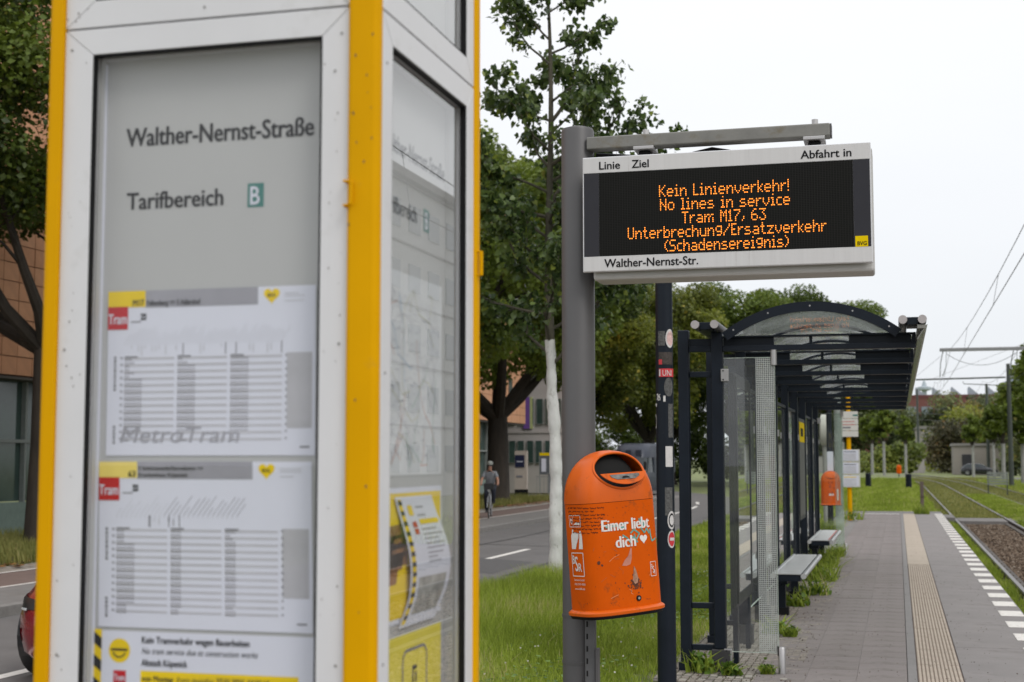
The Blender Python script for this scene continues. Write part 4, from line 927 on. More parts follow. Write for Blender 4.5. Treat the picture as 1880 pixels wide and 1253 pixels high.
        for (a, b, q) in ((-.165, .235, .008), (-.15, .222, .005), (-.01, .095, .004), (-.075, .262, .003), (.0, .468, .002), (-.02, .245, .0025), (.13, .17, .002), (-.09, .14, .003)): bin_quad(m, [(a + q*math.cos(k*1.05)*r.uniform(.5, 1.4), b + q*math.sin(k*1.05)*r.uniform(.5, 1.4)) for k in range(6)], .0012)
        for k2 in range(90):
            a, b, q = r.uniform(-.30, .16), r.choice((r.uniform(.03, .47), r.gauss(.45, .02), r.gauss(.05, .015))), r.uniform(.0006, .0022); bin_quad(m, [(a + q*math.cos(k*1.05)*r.uniform(.5, 1.6), b + q*math.sin(k*1.05)*r.uniform(.5, 1.6)) for k in range(6)], .0012)
        m.build('dark_marks', mSo, t, world=False); m = MB()
        for k2 in range(16):
            a, b, an, ln = r.uniform(-.28, .14), r.uniform(.04, .47), r.uniform(0, 3.1), r.uniform(.01, .045); bin_line(m, [(a, b), (a + ln*math.cos(an), b + ln*math.sin(an)*.6)], .0006, .0013)
        m.build('fine_scratches', M_('worn_scratch', (.40, .12, .04), .7), t, world=False)
        x_, y_, z_ = on_bin(.028, .062); f_ = Vector((0, -1, 0))
        MB().tube([(x_, y_ + .002, z_), (x_, y_ - .004, z_)], .0125, 20).build('lock_ring', mBlack, t, world=False, smooth=True)
        MB().tube([(x_, y_ - .004, z_), (x_, y_ - .005, z_)], .006, 14).build('lock_core', mSteel, t, world=False)
    else:
        bin_text('slogan_lettering', 'dich', -.05, .05, .2, .25, mDecal, t, .03)
    MB().box(-.05, .05, BD - .004, BD + .045, .08, .56).build('wall_bracket', mSteel, t, world=False, bevel=.004)
    t.location = loc
    return t
b1 = make_bin('orange litter bin with a white slogan and heart hanging tilted on the grey display post', (-1.236, 6.395, .868), 'orange litter bins', True)
b1.rotation_mode = 'XYZ'
vd = Vector((-.19, .98, 0)).normalized()
Mr = Matrix.Rotation(R(-4.0), 3, vd) @ Matrix.Rotation(R(48), 3, 'Z'); b1.rotation_euler = Mr.to_euler()
# perforated mounting rail under the bin
pr = bx('mounting_rail', M_('galvanised_rail', (.13, .13, .135), .5, metal=.5, var=.15), sp, -1.385, -1.338, 6.395, 6.420, -.05, .86, bevel=.003)
bx('mounting_rail', mGrey, sp, -1.334, -1.322, 6.380, 6.425, .0, .70)
m = MB()
for k in range(14): m.box(-1.378, -1.371, 6.3935, 6.3945, .08 + k*.055, .105 + k*.055)
m.build('rail_slots', mDark, sp)

# ================================================================== DARK POLE WITH STICKERS
pp = thing('sticker_pole', 'dark blue-grey pole covered in stickers beside the orange bin', 'pole', (-1.545, 9.76, 0))
MB().tube([(-1.545, 9.76, -.02), (-1.545, 9.76, 2.0), (-1.545, 9.76, 3.35)], [.0645, .060, .057], 32).build('pole_tube', mNavy, pp, smooth=True)
bx('top_sign', mGrey, pp, -1.75, -1.34, 9.70, 9.82, 3.3, 3.34)
def on_pole(a, z, off=.0012, rad=.0612): return (-1.545 + (rad + off)*math.sin(a), 9.76 - (rad + off)*math.cos(a), z)
def sticker(name, a0, a1, z0, z1, mt, parent=None, rnd_=False, off=.0012, label=None):
    m = MB(); n_ = 8
    if rnd_:
        ca, cz, ra, rz = (a0+a1)/2, (z0+z1)/2, (a1-a0)/2, (z1-z0)/2; P = [on_pole(ca, cz, off)] + [on_pole(ca + ra*math.cos(k*math.pi/12), cz + rz*math.sin(k*math.pi/12), off) for k in range(24)]
        m.add(P, [(0, 1 + k, 1 + (k+1) % 24) for k in range(24)])
    else:
        P = [on_pole(a0 + (a1-a0)*k/n_, z, off) for k in range(n_+1) for z in (z0, z1)]; m.add(P, [(2*k, 2*k+2, 2*k+3, 2*k+1) for k in range(n_)])
    o = m.build(name, mt, parent or pp)
    if label: o['label'] = label
    return o
mRedS = M_('sticker_red', (.55, .03, .04), .5, var=.1, scale=30); mWhS = M_('sticker_white', (.60, .58, .57), .6, var=.1, scale=40, dirt=((.1, .1, .1), .6, .7), dscale=40); mPnk = M_('sticker_pink', (.62, .42, .40), .5, var=.3, scale=60)
mResid = M_('sticker_residue', (.09, .09, .088), .9, var=.6, scale=80); mOldS = M_('weathered_sticker', (.045, .035, .03), .7, var=.6, scale=60)
sticker('sticker', -.55, .25, 2.33, 2.43, mResid, label='scraped grey sticker residue'); sticker('sticker', .30, 1.35, 2.315, 2.445, mWhS, rnd_=True, off=.002, label='round white sticker with pink print'); sticker('sticker', .45, 1.3, 2.33, 2.43, mPnk, rnd_=True, off=.0026)
s_ = sticker('sticker', -.5, 1.2, 2.20, 2.285, mOldS, label='dark worn sticker with faint print'); sticker('sticker', -.5, -.1, 2.20, 2.235, mRedS, off=.002)
s_ = sticker('sticker', -.48, 1.4, 2.115, 2.172, mRedS, label='red sticker with white capital letters', off=.002)
m = MB(); U, W_, F = text_fit('UNI', -.05, 1.0, 2.122, 2.163, .02); m.add([on_pole(a, b, .0032) for a, b in zip(U, W_)], F).build('sticker_lettering', mWhS, pp)
sticker('sticker', -.45, -.30, 2.12, 2.166, mWhS, off=.003)
sticker('sticker', .1, 1.2, 1.98, 2.11, mResid, rnd_=True, off=.001)
m = MB(); r = random.Random(2)
for k in range(9): a_, z_ = r.uniform(-1.1, -.35), r.uniform(1.93, 2.0); m.tube([on_pole(a_, z_), on_pole(a_ + r.uniform(-.25, .25), z_ + r.uniform(-.03, .03))], .003, 4)
m.build('white_marker_tag', mWhS, pp); sticker('sticker', .0, .25, 1.945, 1.985, mWhS, off=.002)
sticker('sticker', -1.45, -.95, 1.76, 1.86, mWhS, rnd_=True, label='round sticker edge seen on the left of the pole'); sticker('sticker', -1.42, -1.0, 1.775, 1.845, mOldS, rnd_=True, off=.002)
sticker('sticker', .55, 1.2, 1.70, 1.93, mResid, off=.001); sticker('sticker', .2, 1.1, 1.50, 1.64, mWhS, label='torn white paper scrap'); sticker('sticker', .1, 1.0, 1.17, 1.36, mResid)
sticker('sticker', .35, 1.35, 1.075, 1.20, mWhS, rnd_=True, off=.002, label='round white sticker with black ring'); sticker('sticker', .48, 1.25, 1.09, 1.185, mInk, rnd_=True, off=.0026); sticker('sticker', .58, 1.15, 1.103, 1.172, mWhS, rnd_=True, off=.0032)
sticker('sticker', .35, 1.35, .95, 1.07, mWhS, rnd_=True, off=.002, label='round red and white sticker'); sticker('sticker', .45, 1.27, .962, 1.058, mRedS, rnd_=True, off=.0026); sticker('sticker', .6, 1.2, 1.0, 1.02, mWhS, off=.0032)

# ================================================================== PLATFORM SHELTER
GY = [10.7 + 1.64*k for k in range(9)]
sh = thing('tram_shelter', 'long dark blue-grey platform shelter with curved glass roof and ladder-like posts', 'shelter', (-.7, 17.2, 0))
mFrit = M_('white_frit', (.40, .42, .40), .6)
mFascia = M_('glossy_fascia', (.27, .26, .235), .22, metal=.75, var=.05)
def lad_frame(y, near):
    f = bpy.data.objects.new('ladder_frame', None); C.objects.link(f); f.parent = sh
    m = [('outer_post', -1.585, -1.505, .06, 2.52), ('inner_post', -1.335, -1.250, .16, 2.50)]
    for nm, a, b, z0, z1 in m: bx(nm, mNavy, f, a, b, y - .045, y + .045, z0, z1, bevel=.007)
    bx('post_foot', mConc if False else mNavy, f, -1.60, -1.49, y - .05, y + .05, -.03, .058, bevel=.004)
    bx('post_foot', M_('dirty_foot', (.035, .034, .035), .8, var=.3), f, -1.355, -1.215, y - .065, y + .065, -.03, .158, bevel=.006)
    for z in (2.165, .45, .145): bx('rung', mNavy, f, -1.503, -1.337, y - .02, y + .02, z, z + .042, bevel=.004)
    bx('rung', mNavy, f, -1.503, -1.337, y - .03, y + .03, 2.355, 2.395, bevel=.003)
    bx('web_plate', mNavy, f, -1.503, -1.337, y - .006, y + .006, 2.397, 2.455)
    if near:
        for z in (2.13, .075): 
            bx('glass_clamp', mSteel, f, -1.262, -1.205, y - .062, y - .0465, z, z + .092, bevel=.003)
            for dz in (.012, .078): MB().tube([(-1.245, y - .0625, z + dz), (-1.245, y - .066, z + dz)], .006, 8).build('clamp_screw', mBlack, f)
for k, y in enumerate(GY): lad_frame(y, k in (0, 8))
for k, y in enumerate(GY):
    f = bpy.data.objects.new('roof_beam', None); C.objects.link(f); f.parent = sh
    xr = .142
    bx('lower_flange', mNavy, f, -1.248, xr, y - .05, y + .05, 2.355, 2.395, bevel=.003)
    bx('upper_rail', mNavy, f, -1.248, xr, y - .04, y + .04, 2.456, 2.468)
    bx('web_plate', mNavy, f, -1.248, -.872, y - .005, y + .005, 2.3955, 2.4555); bx('web_plate', mNavy, f, -.33, xr - .03, y - .005, y + .005, 2.3955, 2.4555)
    bx('end_plate', mNavy, f, xr - .028, xr, y - .045, y + .045, 2.3955, 2.4555); bx('strut', mNavy, f, -.615, -.592, y - .01, y + .01, 2.3955, 2.4555)
    # curved rib of the roof
    n_ = 28; P = []; xa, xb, zc = -1.235, .035, 2.475; H_ = .215; w_ = .070 if k in (0, 8) else .030
    def arc(t, o_): 
        half = (xb - xa)/2; Rr = (half*half + H_*H_)/(2*H_); am = math.asin(half/Rr); a = -am + 2*am*t; return ((xa+xb)/2 + (Rr + o_)*math.sin(a), zc + H_ - Rr + (Rr + o_)*math.cos(a))
    V_ = []; ya, yb_ = (y - .13, y - .10) if k == 0 else ((y + .10, y + .13) if k == 8 else (y - .02, y + .02))
    for i in range(n_ + 1):
        a = arc(i/n_, .012); b_ = arc(i/n_, .012 - w_); V_ += [(a[0], ya, a[1]), (a[0], yb_, a[1]), (b_[0], yb_, b_[1]), (b_[0], ya, b_[1])]
    MB().add(V_, [(4*i + j, 4*i + (j+1) % 4, 4*i + 4 + (j+1) % 4, 4*i + 4 + j) for i in range(n_) for j in range(4)] + [(0, 1, 2, 3), (4*n_+3, 4*n_+2, 4*n_+1, 4*n_)]).build('roof_rib', mNavy, f, smooth=True)
    if k == 0:
        m = MB()
        for t_ in (.06, .27, .5, .73, .94):
            a = arc(t_, -.02); m.tube([(a[0], ya, a[1]), (a[0], ya - .003, a[1])], .006, 8)
        m.build('rivets', mSteel, f)
        L_ = [arc(i/20, -.045) for i in range(21)]
        MB().poly([(a, y - .112 - .024*(b - 2.475), b) for a, b in L_ if b > 2.47][::-1]).build('lunette_glass', M_glass('lunette_glass', tint=(.62, .66, .65), dirt=.30, refl=2.6, ior=1.6, dcol=(.42, .44, .43)), f)  # dirt film also carries pale grey in place of reflected sky
for k in range(8):     # curved roof panes between the ribs
    y0, y1 = GY[k] - (.1 if k == 0 else 0) + .021, GY[k+1] - .021 + (.1 if k == 7 else 0); V_ = []
    for i in range(25): a = arc(i/24, .003); V_ += [(a[0], y0, a[1]), (a[0], y1, a[1])]
    MB().add(V_, [(2*i, 2*i+2, 2*i+3, 2*i+1) for i in range(24)]).build('roof_pane', mGlassR, sh, smooth=True)
for x in (-1.413, -1.272, .052, .185):
    MB().tube([(x, GY[0] - .34, 2.532), (x, GY[8] + .30, 2.532)], .030, 20).build('eaves_tube', mGrey, sh, smooth=True)
    MB().tube([(x, GY[0] - .346, 2.532), (x, GY[0] - .340, 2.532)], .0305, 24).build('tube_cap', M_('pale_cap', (.42, .39, .39), .5), sh)
for k, y in enumerate(GY):
    for a, b_ in ((-1.385, -1.30), (.080, .158)): bx('tube_bracket', mNavy, sh, a, b_, y - .30 if k == 0 else y - .05, y + .05, 2.499, 2.552, bevel=.003)
bx('rear_gutter', mNavy, sh, -1.40, -1.29, GY[0] - .2, GY[8] + .2, 2.4985, 2.5045)
bx('fascia', mFascia, sh, .150, .208, GY[0] - .30, GY[8] + .28, 2.470, 2.4985, bevel=.002)
MB().add([(.146, GY[0]-.28, 2.40), (.146, GY[8]+.28, 2.40), (.214, GY[8]+.28, 2.50), (.214, GY[0]-.28, 2.50), (.150, GY[0]-.28, 2.395), (.150, GY[8]+.28, 2.395), (.220, GY[8]+.28, 2.50), (.220, GY[0]-.28, 2.50)],
         [(0, 1, 2, 3), (4, 7, 6, 5), (0, 4, 5, 1), (0, 3, 7, 4), (1, 5, 6, 2)]).build('fascia_panel', mFascia, sh)
# end screens
def screen(y, nm_frit):
    g = bpy.data.objects.new('end_screen', None); C.objects.link(g); g.parent = sh
    MB().quad((-1.24, y, .15), (-.868, y, .15), (-.868, y, 2.30), (-1.24, y, 2.30)).build('pane', mGlassS, g)
    bx('pane_edge', mGlassEdge, g, -.8685, -.8650, y - .005, y + .005, .15, 2.30); bx('pane_edge', mGlassEdge, g, -1.24, -.869, y - .004, y + .004, .146, .1495); bx('pane_edge', mGlassEdge, g, -1.24, -.869, y - .004, y + .004, 2.3005, 2.304)
    # printed grid of the frit band
    if nm_frit:
        m = MB(); x0, x1, z0, z1, p = -1.005, -.872, .155, 2.297, .0140
        k = 0
        while x0 + k*p < x1: m.quad((x0+k*p, y-.0015, z0), (x0+k*p+.0050, y-.0015, z0), (x0+k*p+.0050, y-.0015, z1), (x0+k*p, y-.0015, z1)); k += 1
        k = 0
        while z0 + k*p < z1: m.quad((x0, y-.0022, z0+k*p), (x1, y-.0022, z0+k*p), (x1, y-.0022, z0+k*p+.0050), (x0, y-.0022, z0+k*p+.0050)); k += 1
        m.build('frit_band', mFrit, g)
    else: MB().quad((-1.0, y-.0015, .155), (-.87, y-.0015, .155), (-.87, y-.0015, 2.297), (-1.0, y-.0015, 2.297)).build('frit_band', M_glass('pale_frit_glass', tint=(.8, .86, .82), dirt=.28, dcol=(.6, .68, .6)), g)
    MB().tube([(-.872, y, 2.245), (-.872, y, 2.357)], .0225, 20).build('top_clamp', mSteel, g, smooth=True)
    MB().tube([(-.845, y + .0, -.02), (-.845, y + .0, .185), (-.845, y, .192)], [.0265, .0265, .022], 24).build('ground_clamp', mSteel, g, smooth=True)
    bx('clamp_jaw', mBlack, g, -.875, -.868, y - .015, y + .015, .13, .20)
screen(GY[0] - .055, True); screen(GY[8] + .055, False)
# rear glass panes between the posts
for k in range(1, 8):
    if k in (5,): continue
    g = bpy.data.objects.new('rear_screen', None); C.objects.link(g); g.parent = sh
    y0, y1 = GY[k] + .06, GY[k+1] - .06
    MB().quad((-1.29, y0, .25), (-1.29, y1, .25), (-1.29, y1, 2.15), (-1.29, y0, 2.15)).build('pane', mGlassS, g)
    for (a, b_, c, d) in ((y0 - .01, y0 + .01, .25, 2.17), (y1 - .01, y1 + .01, .25, 2.17)): bx('pane_edge', mNavy, g, -1.30, -1.275, a, b_, c, d)
    bx('pane_edge', mNavy, g, -1.30, -1.275, y0 + .011, y1 - .011, 2.155, 2.185); bx('pane_edge', mGlassEdge, g, -1.296, -1.284, y0 + .011, y1 - .011, .245, .2495)
    for z in (.6, 1.8):
        for yy in (y0 - .03, y1 + .03): bx('glass_clamp', mSteel, g, -1.248, -1.236, yy - .02, yy + .02, z, z + .07)
# display cabinet in the first bay
cb = bpy.data.objects.new('display_cabinet', None); C.objects.link(cb); cb.parent = sh
mCab = M_('cabinet_dark', (.012, .014, .017), .55, var=.1, spec=.2)
bx('cabinet_body', mCab, cb, -1.247, -1.205, 11.02, 12.14, .42, 2.22, bevel=.012)
for (a, b_, c, d) in ((11.05, 11.11, .45, 2.19), (12.05, 12.11, .45, 2.19), (11.1105, 12.0495, .45, .53), (11.1105, 12.0495, 2.11, 2.19)): bx('cabinet_frame', mCab, cb, -1.2045, -1.192, a, b_, c, d, bevel=.002)
MB().quad((-1.2035, 11.11, .53), (-1.2035, 12.05, .53), (-1.2035, 12.05, 2.11), (-1.2035, 11.11, 2.11)).build('poster', M_('cabinet_poster', (.05, .055, .055), .7, var=.4, scale=2), cb)
MB().quad((-1.197, 11.11, .53), (-1.197, 12.05, .53), (-1.197, 12.05, 2.11), (-1.197, 11.11, 2.11)).build('pane', M_glass('cabinet_glass', dirt=.05, refl=1.3), cb)
bx('cabinet_leg', mNavy, cb, -1.245, -1.207, 11.08, 11.16, 0, .418); bx('cabinet_leg', mNavy, cb, -1.245, -1.207, 12.0, 12.08, 0, .418)
bx('side_duct', mNavy, cb, -1.43, -1.345, 11.4, 11.5, .42, 2.25)
pf = bpy.data.objects.new('poster_frame', None); C.objects.link(pf); pf.parent = sh
bx('frame', mNavy, pf, -1.31, -1.255, GY[5] + .25, GY[6] - .25, .75, 2.1, bevel=.004)
bx('paper', M_('grey_poster', (.10, .10, .095), .5, var=.2), pf, -1.2545, -1.252, GY[5] + .30, GY[6] - .30, .80, 1.78); bx('header', mInkYel, pf, -1.2545, -1.252, GY[5] + .30, GY[6] - .30, 1.782, 2.05)
bx('header_mark', mInk, pf, -1.2518, -1.2510, GY[5] + .55, GY[6] - .60, 1.86, 1.97)

# benches
def bench(label, y0, y1, red):
    t = thing('bench', label, 'bench', (-1.06, (y0+y1)/2, 0), 0, 'perforated steel benches in the shelter')
    for x in (-1.20, -.905): 
        MB().tube([(x, y0, .425), (x, y1, .425)], .026, 16).build('edge_tube', M_('tube_steel', (.5, .5, .5), .3, metal=.9), t, smooth=True)
        MB().tube([(x, y0 - .006, .425), (x, y0 - .001, .425)], .0275, 20).build('tube_cap', M_('cap_pale', (.42, .42, .42), .45), t)
    n_ = 10; L_ = (y1 - y0)/n_
    for k in range(n_): bx('seat_plate', M_('seat_steel', (.60, .60, .60), .38, metal=.7, var=.1), t, -1.17, -.935, y0 + L_*k + .004, y0 + L_*(k+1) - .004, .438, .447, bevel=.002)
    m = MB()
    for k in range(1, 9): m.box(-1.168, -.937, y0 + .005, y0 + .006, .4, .401)
    if red: bx('red_edge', M_('red_scrawl', (.4, .05, .03), .6), t, -.955, -.937, y0 + .1, y1 - .1, .4475, .449)
    bx('seat_frame', mNavy, t, -1.17, -.935, y0 + .01, y1 - .01, .375, .432)
    for y in (y0 + .55, y1 - .55): bx('bracket', mNavy, t, -1.335 + .09, -1.10, y - .03, y + .03, .30, .373); bx('leg', mNavy, t, -1.20, -1.12, y - .04, y + .04, .02, .299); bx('leg_foot', mBlack, t, -1.23, -1.09, y - .06, y + .06, -.01, .07)
bench('nearer steel bench in the shelter, plain silver top', 14.15, 17.1, False)
bench('farther steel bench in the shelter with a red streak along its front edge', 20.1, 23.05, True)

# ================================================================== FURNITURE BEYOND THE SHELTER
b2 = make_bin('orange litter bin with dark scrawls beyond the shelter benches', (-1.40, 31.2, .585), 'orange litter bins', False); b2.rotation_euler = (0, 0, R(8))
m = MB(); r = random.Random(3)
for k in range(7): a = r.uniform(-.06, .03); z = r.uniform(.25, .5); bin_line(m, [(a, z), (a + r.uniform(-.04, .05), z + r.uniform(-.05, .05)), (a + r.uniform(0, .05), z - .03)], .004)
m.build('dark_scrawl', mInk, b2, world=False); m = MB(); bin_quad(m, [(.12, .10), (.15, .10), (.15, .34), (.12, .34)]); m.build('side_label', mDecal, b2, world=False)
p2 = thing('bin_pole', 'dark pole behind the far orange bin with a white notice on it', 'pole', (-1.42, 31.5, 0))
MB().tube([(-1.42, 31.42, -.05), (-1.42, 31.42, 4.2)], .060, 18).build('pole_tube', mNavy, p2, smooth=True); bx('white_notice', mPaper, p2, -1.47, -1.34, 31.33, 31.355, 1.28, 1.72)
p3 = thing('grey_sign_post', 'pale grey post with a white rounded stop sign seen edge-on behind the shelter', 'stop sign', (-1.62, 33.5, 0))
MB().tube([(-1.62, 33.5, -.1), (-1.62, 33.5, 2.55)], .055, 14).build('post_tube', M_('pale_grey_paint', (.28, .28, .26), .6), p3, smooth=True)
MB().loft([[(-1.62 + dx, 33.5 + .30*math.cos(a)*s_, 2.22 + .36*math.sin(a)*s_) for a in np.linspace(0, 6.1, 20)] for dx, s_ in ((-.10, .8), (-.07, 1), (.10, 1), (.16, .6))]).build('sign_plate', M_('cream_plastic', (.5, .49, .44), .5), p3, smooth=True)
p4 = thing('grey_column', 'plain pale grey column beside the yellow timetable post', 'post', (-1.36, 33, 0))
MB().tube([(-1.36, 34.5, -.05), (-1.36, 34.5, 3.0)], .085, 16).build('column_tube', M_('pale_green_grey', (.24, .27, .25), .6), p4, smooth=True)
yp = thing('timetable_post', 'yellow post carrying white line plates above three framed timetables', 'timetable post', (-1.24, 38.4, 0))
MB().tube([(-1.24, 38.4, -.05), (-1.24, 38.4, 3.2)], .058, 16).build('post_tube', mYel, yp, smooth=True)
for i, (a, b_) in enumerate(((2.14, 2.29), (2.30, 2.45), (2.46, 2.61), (2.62, 2.80))): bx('line_plate', M_('cream_plate', (.60, .59, .55), .6, var=.03), yp, -1.51, -.99, 38.30, 38.335, a, b_, bevel=.004)
for z, mt, x0 in ((2.53, mInkRed, -1.42), (2.45, mInkRed, -1.40), (2.36, mInkMid, -1.38), (2.68, mInkTeal, -1.12)): bx('plate_print', mt, yp, x0, x0 + (.34 if mt is mInkRed else .12 if mt is mInkTeal else .2), 38.296, 38.2995, z, z + (.012 if mt is mInkRed else .04))
for i, z in enumerate((.83, 1.16, 1.49)):
    f = bx('timetable_frame', M_('cream_frame', (.55, .55, .50), .6), yp, -1.49, -.965, 38.30, 38.335, z, z + .318, bevel=.004)
    bx('timetable_paper', mPaper, yp, -1.42, -1.0, 38.296, 38.2995, z + .03, z + .30); bx('timetable_print', mInkPale, yp, -1.39, -1.06, 38.292, 38.2955, z + .05, z + .22)
    bx('heading_print', mInkYel if i == 0 else mInkMid, yp, -1.37, -1.06, 38.292, 38.2955, z + .25, z + .27)
wp = thing('wooden_post', 'weathered square wooden post at the end of the platform', 'post', (.64, 42.9, 0))
bx('post_shaft', M_('weathered_wood', (.13, .10, .085), .9, var=.35, scale=12, bump=.5, stretch=(1, 1, .1)), wp, .59, .69, 42.85, 42.95, -.05, .92, bevel=.012); bx('metal_band', mRailSide, wp, .583, .697, 42.843, 42.957, .45, .50)
for lab, x, y, z0 in (('short dark stump post standing in the lawn, nearest the timetable post', -1.79, 90, -.25), ('short dark stump post standing in the lawn beside the tram tracks', .55, 85, -.25)):
    t = thing('stump_post', lab, 'post', (x, y, z0), 0, 'short posts in the lawn'); MB().tube([(x, y, z0), (x, y, .68), (x, y, .72)], [.19, .17, .14], 10).build('shaft', mNavy, t)

# ================================================================== MASTS AND WIRES
mMast = M_('green_grey_mast', (.05, .06, .052), .6, var=.2); mWire = M_('wire', (.12, .12, .13), .6); mBeam = M_('grey_beam', (.27, .27, .28), .5)
def mast(label, x, y, z0, z1, r0): 
    t = thing('catenary_mast', label, 'mast', (x, y, z0), 0, 'overhead line masts'); MB().tube([(x, y, z0), (x, y, z1)], [r0, r0*.75], 12).build('mast_tube', mMast, t, smooth=True); return t
m1 = mast('overhead line mast to the right of the nearest grey cross beam', 7.35, 70, -.4, 7.6, .14)
bx('cross_beam', mBeam, m1, 2.0, 7.22, 69.93, 70.07, 6.62, 6.78, bevel=.02)
m2 = mast('dark green mast with climbing plant between the right-hand trees', 7.2, 100, -.5, 7.9, .17)
MB().tube([(1.26, 100, 6.92), (7.0, 100, 7.0)], .055, 8).build('cross_beam', mMast, m2); MB().tube([(4.3, 100, 6.75), (4.35, 100, 6.6), (7.0, 100, 6.45)], .03, 6).build('stay', mMast, m2)
mast('dark overhead mast among the far right-hand trees', 11.0, 190, -.5, 11.1, .22); mast('left of the two thin far masts beside the tram tracks', 3.0, 226, -.5, 12.2, .20); mast('right of the two thin far masts beside the tram tracks', 7.6, 300, -.5, 13.2, .22)
ow = thing('overhead_wires', 'thin overhead tram wires with droppers above both tracks', 'overhead wires', (2.3, 60, 5.5))
for x0, nm in ((2.35, 'a'), (5.4, 'b')):
    MB().tube([(x0 + .06*((k % 2)*2 - 1), y, 5.35) for k, y in enumerate((2, 70, 100, 135, 170))], .010, 5, cap=False).build('contact_wire', mWire, ow)
    for (ya, yb_) in ((4, 70), (70, 100), (100, 135)):
        P = [(x0 + .15, ya + (yb_ - ya)*i/12, 6.75 - .62*(1 - (2*i/12 - 1)**2)) for i in range(13)]; MB().tube(P, .009, 5, cap=False).build('messenger_wire', mWire, ow)
        for i in (3, 6, 9): MB().tube([P[i], (x0, P[i][1], 5.35)], .006, 4, cap=False).build('dropper', mWire, ow)
for x in (2.15, 5.3):
    MB().tube([(x, 70, 6.62), (x - .12, 70, 6.1), (x - .16, 70, 5.42)], .022, 6).build('insulator_hanger', mMast, ow)
    MB().tube([(x + .15, 70, 6.62), (x + .12, 70, 5.9), (x - .05, 70, 5.45)], .012, 5).build('insulator_hanger', mMast, ow)
MB().tube([(2.3 + 3.1*i/10, 70, 6.5 - .55*(1 - (2*i/10 - 1)**2)) for i in range(11)], .012, 5, cap=False).build('span_wire', mWire, ow)
MB().tube([(2.1, 70, 6.45), (1.0, 100, 6.9)], .008, 4, cap=False).build('span_wire', mWire, ow); MB().tube([(7.3, 70, 7.5), (2.3, 100, 6.95)], .008, 4, cap=False).build('span_wire', mWire, ow)
for k, z in enumerate((7.6, 8.6, 9.4, 6.4, 5.2)): MB().tube([(3.2 if k != 3 else -1.5, 226, z), (13.5, 240, z - .3)], .022, 4, cap=False).build('span_wire', mWire, ow)

# ================================================================== TREES
mBark = M_('dark_bark', (.035, .028, .022), .95, var=.4, scale=5, bump=1.0, bscale=14, stretch=(1, 1, .25))
mLimeF = M_('far_tree_paint', (.27, .27, .255), .9, var=.25, scale=3)
mBarkY = M_('young_bark', (.075, .068, .048), .9, var=.3, scale=14, bump=.6, bscale=50, stretch=(1, 1, .4))
mLime = M_('white_tree_paint', (.62, .62, .60), .9, var=.08, scale=10, bump=.8, bscale=30, dirt=((.20, .19, .15), .57, .85), dscale=14, stretch=(1, 1, .45))
mLeafA = M_leaf('dark_lime_leaves', (.012, .027, .005), (.15, .21, .030), .38, warm=(.20, .20, .03))
mLeafB = M_leaf('yellowish_leaves', (.028, .048, .008), (.27, .30, .045), .45, warm=(.52, .42, .08))
mLeafC = M_leaf('mid_green_leaves', (.016, .036, .006), (.23, .30, .045), .46, warm=(.20, .19, .03))
mLeafY = M_leaf('young_tree_leaves', (.030, .062, .016), (.16, .225, .06), .42, warm=(.25, .30, .05), rough=.35, spec=.5)
mLeafF = M_leaf('far_tree_leaves', (.045, .068, .030), (.19, .22, .085), .40, warm=(.22, .17, .04))
def leaf_cloud(centres, rads, n, size, seed, flat=.75, hang=.3):
    """n folded leaves spread through soft clumps; returns verts, tris, tone"""
    r = np.random.RandomState(seed); centres = np.asarray(centres, float); rads = np.asarray(rads, float)
    p = rads**2.2; idx = r.choice(len(centres), n, p=p/p.sum())
    d = r.randn(n, 3); d /= np.linalg.norm(d, axis=1)[:, None]; rad = r.rand(n)**.42
    c = centres[idx] + d*(rads[idx]*rad)[:, None]*np.array([1, 1, flat])
    nr = r.randn(n, 3)*.55 + d*.5 + np.array([0, 0, .6]); nr /= np.linalg.norm(nr, axis=1)[:, None]
    t = r.randn(n, 3) + np.array([0, 0, -hang*2]); t -= nr*(t*nr).sum(1)[:, None]; t /= np.linalg.norm(t, axis=1)[:, None]; b = np.cross(nr, t)
    s = size*r.uniform(.6, 1.25, n)[:, None]
    P = np.empty((n, 4, 3)); P[:, 0] = c - t*s*.5; P[:, 1] = c + b*s*.40 - t*s*.05 + nr*s*.10; P[:, 2] = c + t*s*.55; P[:, 3] = c - b*s*.40 - t*s*.05 + nr*s*.10
    i = np.arange(n)[:, None]*4; ctone = r.rand(len(centres))
    T = np.clip(.62*ctone[idx]**1.3 + .36*r.rand(n), 0, 1); T[r.rand(n) < .02] = 1
    return P.reshape(-1, 3), np.concatenate([i + [[0, 1, 2]], i + [[0, 2, 3]]]), np.repeat(T, 4)
